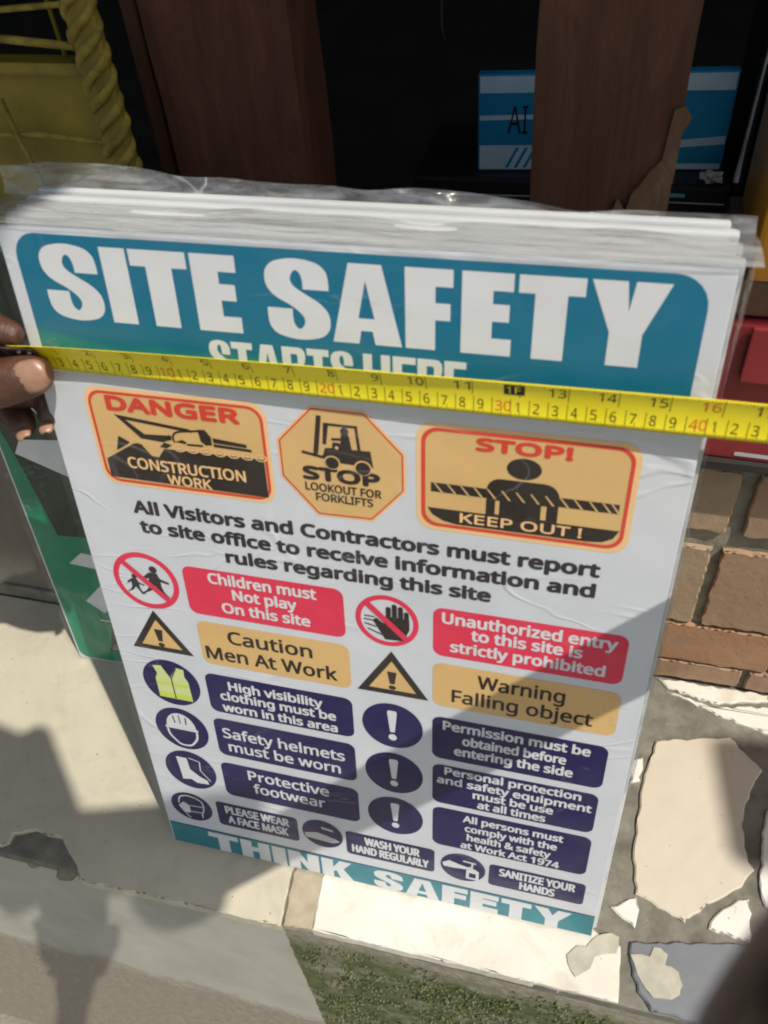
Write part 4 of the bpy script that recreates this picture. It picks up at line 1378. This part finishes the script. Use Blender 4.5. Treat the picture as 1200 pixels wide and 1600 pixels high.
# ------------------------------------------------------------------ yellow stand at the upper left
YEL = speckled('yellow_paint', (0.11, 0.085, 0.008), (0.26, 0.195, 0.016), 11, 0.6, 90, 0.4, 0.001, lo=0.3, hi=0.6)
YELR = speckled('yellow_cord', (0.15, 0.11, 0.012), (0.34, 0.26, 0.035), 70, 0.75, 260, 0.9, 0.002)
ys = empty('yellow_stand', (-0.10, 0.275, 0.333))
tag(ys, 'yellow painted stand with twisted corner bar and thin rods at upper left', 'stand')
def rel(o, parent):
    o.location = -Vector(parent.location); return o
rel(box('panel', -0.62, -0.016, 0.272, 0.282, 0.336, 0.616, YEL, ys, bev=0.002), ys)
rel(box('rail', -0.62, -0.016, 0.268, 0.286, 0.612, 0.6205, YEL, ys, bev=0.002), ys)
def rod(pts, r, mat=YELR): return rel(tube('rod', pts, r, mat, ys), ys)
rod([(-0.62, 0.262, 0.560), (-0.10, 0.262, 0.573), (-0.07, 0.262, 0.574), (-0.014, 0.262, 0.569)], 0.0021)
rod([(-0.088, 0.2585, 0.600), (-0.086, 0.2585, 0.574), (-0.080, 0.2585, 0.545), (-0.074, 0.259, 0.50)], 0.0016)
rod([(-0.62, 0.262, 0.630), (-0.075, 0.262, 0.6375), (-0.02, 0.262, 0.633)], 0.0027)
rod([(-0.62, 0.262, 0.650), (-0.065, 0.262, 0.655), (-0.02, 0.262, 0.658)], 0.002)
rod([(-0.043, 0.280, 0.70), (-0.041, 0.280, 0.62)], 0.0016)
rod([(-0.028, 0.283, 0.70), (-0.030, 0.283, 0.62)], 0.0014)
rel(box('slat', -0.008, 0.004, 0.311, 0.321, 0.336, 0.85, WOOD2, ys, bev=0.002), ys)
# flat corner bar with thin cord wound round it
rel(box('corner_bar', -0.020, 0.002, 0.2605, 0.268, 0.336, 0.84, YEL, ys, bev=0.002), ys)
for ph0 in (0, 2.1, 4.2):
    pts, rr = [], []
    for i in range(300):
        z = 0.336 + 0.5 * i / 299
        w = z * 2 * math.pi / 0.046 + ph0
        k = 1 + 0.12 * math.sin(z * 310 + ph0) + random.uniform(-0.05, 0.05)
        pts.append((-0.009 + 0.0105 * math.cos(w), 0.2635 + 0.0052 * math.sin(w), z + random.uniform(-0.0004, 0.0004)))
        rr.append(0.0033 * k)
    rel(tube('twisted_cord', pts, rr, YELR, ys, 8), ys)

# ------------------------------------------------------------------ things on the counter inside
CB = speckled('carton_blue', (0.0, 0.21, 0.42), (0.008, 0.29, 0.54), 12, 0.45)
CL = speckled('carton_pale', (0.48, 0.68, 0.78), (0.62, 0.78, 0.85), 20, 0.5)
CBL = speckled('carton_black', (0.006, 0.006, 0.007), (0.014, 0.014, 0.016), 20, 0.5)
carton = empty('carton', (0.2095, 0.500, 0.4525))
carton.rotation_euler = (0, 0, R(5.0))
carton.scale = (0.735, 0.735, 0.735)
tag(carton, 'blue and white printed carton standing behind the right post', 'carton')
CWID, CH = 29.5, 11.5
bm = bmesh.new(); add_box(bm, 0, CWID / 100, 0, 0.014, 0, CH / 100, 0.0015)
bm_obj('box_body', bm, CB, carton)
def on_front(v): return Vector((v.x, -0.0004 - v.z, v.y))
flat('top_band', [[(0.2, 9.4), (CWID - .2, 9.4), (CWID - .2, 11.3), (0.2, 11.3)]], CL, 1, carton, on_front)
for q in ([(0.2, 6.2), (10, 6.4), (10, 6.9), (0.2, 6.8)], [(20, 2.6), (CWID - .2, 3.2), (CWID - .2, 4.2), (20, 3.4)], [(20, .2), (CWID - .2, .2), (CWID - .2, .9), (20, .9)]):
    flat('pale_stripe', [q], CL, 1, carton, on_front)
flat('white_panel', [[(0.2, 0.2), (9.0, 0.2), (9.0, 3.2), (0.2, 3.2)]], CL, 2, carton, on_front)
flat('stripes', [[(x, 0.4), (x + .4, 0.4), (x + 1.7, 2.9), (x + 1.3, 2.9)] for x in (3.4, 4.5, 5.6, 6.7)], CB, 3, carton, on_front)
text(carton, 'AI', 3.6, 6.0, 4.6, 3.3, CBL, 3, 0.0, 'lettering', on_front)
case = empty('black_case', (0.150, 0.486, 0.3335))
tag(case, 'black case with a pale rim under the blue carton', 'case')
bm = bmesh.new(); add_box(bm, 0, 0.284, 0, 0.12, 0, 0.1185, 0.004)
bm_obj('shell', bm, CBL, case)
GREYM = speckled('grey_metal', (0.35, 0.36, 0.36), (0.5, 0.51, 0.51), 30, 0.4)
tube('rim', [(0.003, -0.0008, 0.03), (0.003, -0.0008, 0.098), (0.006, -0.0008, 0.1015), (0.12, -0.0008, 0.1035), (0.281, -0.0008, 0.1035)], 0.0008, GREYM, case, 6)
bm = bmesh.new(); add_box(bm, 0.232, 0.247, -0.002, 0.003, 0.1085, 0.1115, 0.0008)
bm_obj('latch', bm, speckled('cyan_plastic', (0.15, 0.5, 0.6), (0.2, 0.6, 0.7), 20, 0.4), case)
bm = bmesh.new(); add_box(bm, 0.05, 0.10, -0.004, -0.0005, 0.055, 0.085, 0.001)
bm_obj('plate', bm, COUNTER, case)
bm = bmesh.new()
bmesh.ops.create_icosphere(bm, subdivisions=3, radius=0.007)
for v in bm.verts:
    k = 1 + 0.35 * math.sin(v.co.x * 900) * math.sin(v.co.z * 740 + 1) + random.uniform(-0.08, 0.08)
    v.co = Vector((v.co.x * 1.35 * k, v.co.y * k, v.co.z * 0.7 * k)) + Vector((0.4165, 0.4945, 0.4575))
pp = bm_obj('crumpled_paper', bm, speckled('paper_cream', (0.45, 0.41, 0.33), (0.65, 0.62, 0.53), 40, 0.8))
tag(pp, 'small crumpled cream paper lying on the black case', 'paper')
blk = box('upright_board', 0.4375, 0.4435, 0.500, 0.64, 0.3335, 0.62, CBL, bev=0.001)
tag(blk, 'black upright board edge right of the blue carton', 'board')
tube('edge_highlight', [(0.438, 0.4988, 0.452), (0.4385, 0.4988, 0.48), (0.440, 0.4988, 0.54), (0.4415, 0.4988, 0.585)], [0.0024, 0.0015, 0.0011, 0.0009], GREYM, blk, 8)  # grey tube laid along the board edge as its highlight
bx2 = box('blue_box', 0.450, 0.62, 0.52, 0.66, 0.3335, 0.575, CB, bev=0.002)
tag(bx2, 'plain blue box at the far right edge beside the black board', 'box')
wire = tube('hanging_wire', [(0.160, 0.60, 1.3), (0.158, 0.60, 0.62), (0.157, 0.60, 0.545), (0.161, 0.598, 0.532)], 0.0012, speckled('wire_brown', (0.05, 0.03, 0.025), (0.08, 0.05, 0.04), 30, 0.6))
tag(wire, 'thin brown wire hanging in the dark opening', 'wire')

# right edge stack
RED = speckled('red_card', (0.22, 0.018, 0.022), (0.31, 0.03, 0.034), 14, 0.5, 60, 0.15, 0.001)
rb = empty('red_box', (0.428, 0.268, 0.3335))
rb.rotation_euler = (0, 0, R(-2))
tag(rb, 'red cardboard box with a folded lid flap on the brick wall', 'box')
bm = bmesh.new(); add_box(bm, 0, 0.26, 0, 0.14, 0, 0.122, 0.002); bm_obj('box_body', bm, RED, rb)
bm = bmesh.new(); add_box(bm, 0.014, 0.262, -0.006, -0.002, 0.078, 0.124, 0.0015); bm_obj('lid_flap', bm, RED, rb)
flat('printed_label', [rrect(2.6, 0.45, 5.6, 0.85, 0.1)], GREYT, 1, rb, lambda v: Vector((v.x, -0.0004 - v.z, v.y)))
wb = box('wooden_block', 0.424, 0.66, 0.275, 0.40, 0.4585, 0.486, speckled('brown_card', (0.14, 0.08, 0.04), (0.22, 0.13, 0.07), 20, 0.7, 60, 0.2, 0.001), bev=0.002)
tag(wb, 'flat brown block lying on top of the red box', 'block')
ORG = speckled('orange_plastic', (0.62, 0.25, 0.012), (0.72, 0.32, 0.02), 14, 0.4)
oc_ = empty('orange_crate', (0.432, 0.272, 0.4865))
tag(oc_, 'orange plastic crate stacked above the red box', 'crate')
bm = bmesh.new(); add_box(bm, 0, 0.24, 0, 0.12, 0, 0.135, 0.004); bm_obj('crate_body', bm, ORG, oc_)
bm = bmesh.new(); add_box(bm, -0.004, 0.244, -0.004, 0.124, 0.118, 0.132, 0.003); bm_obj('rim', bm, ORG, oc_)
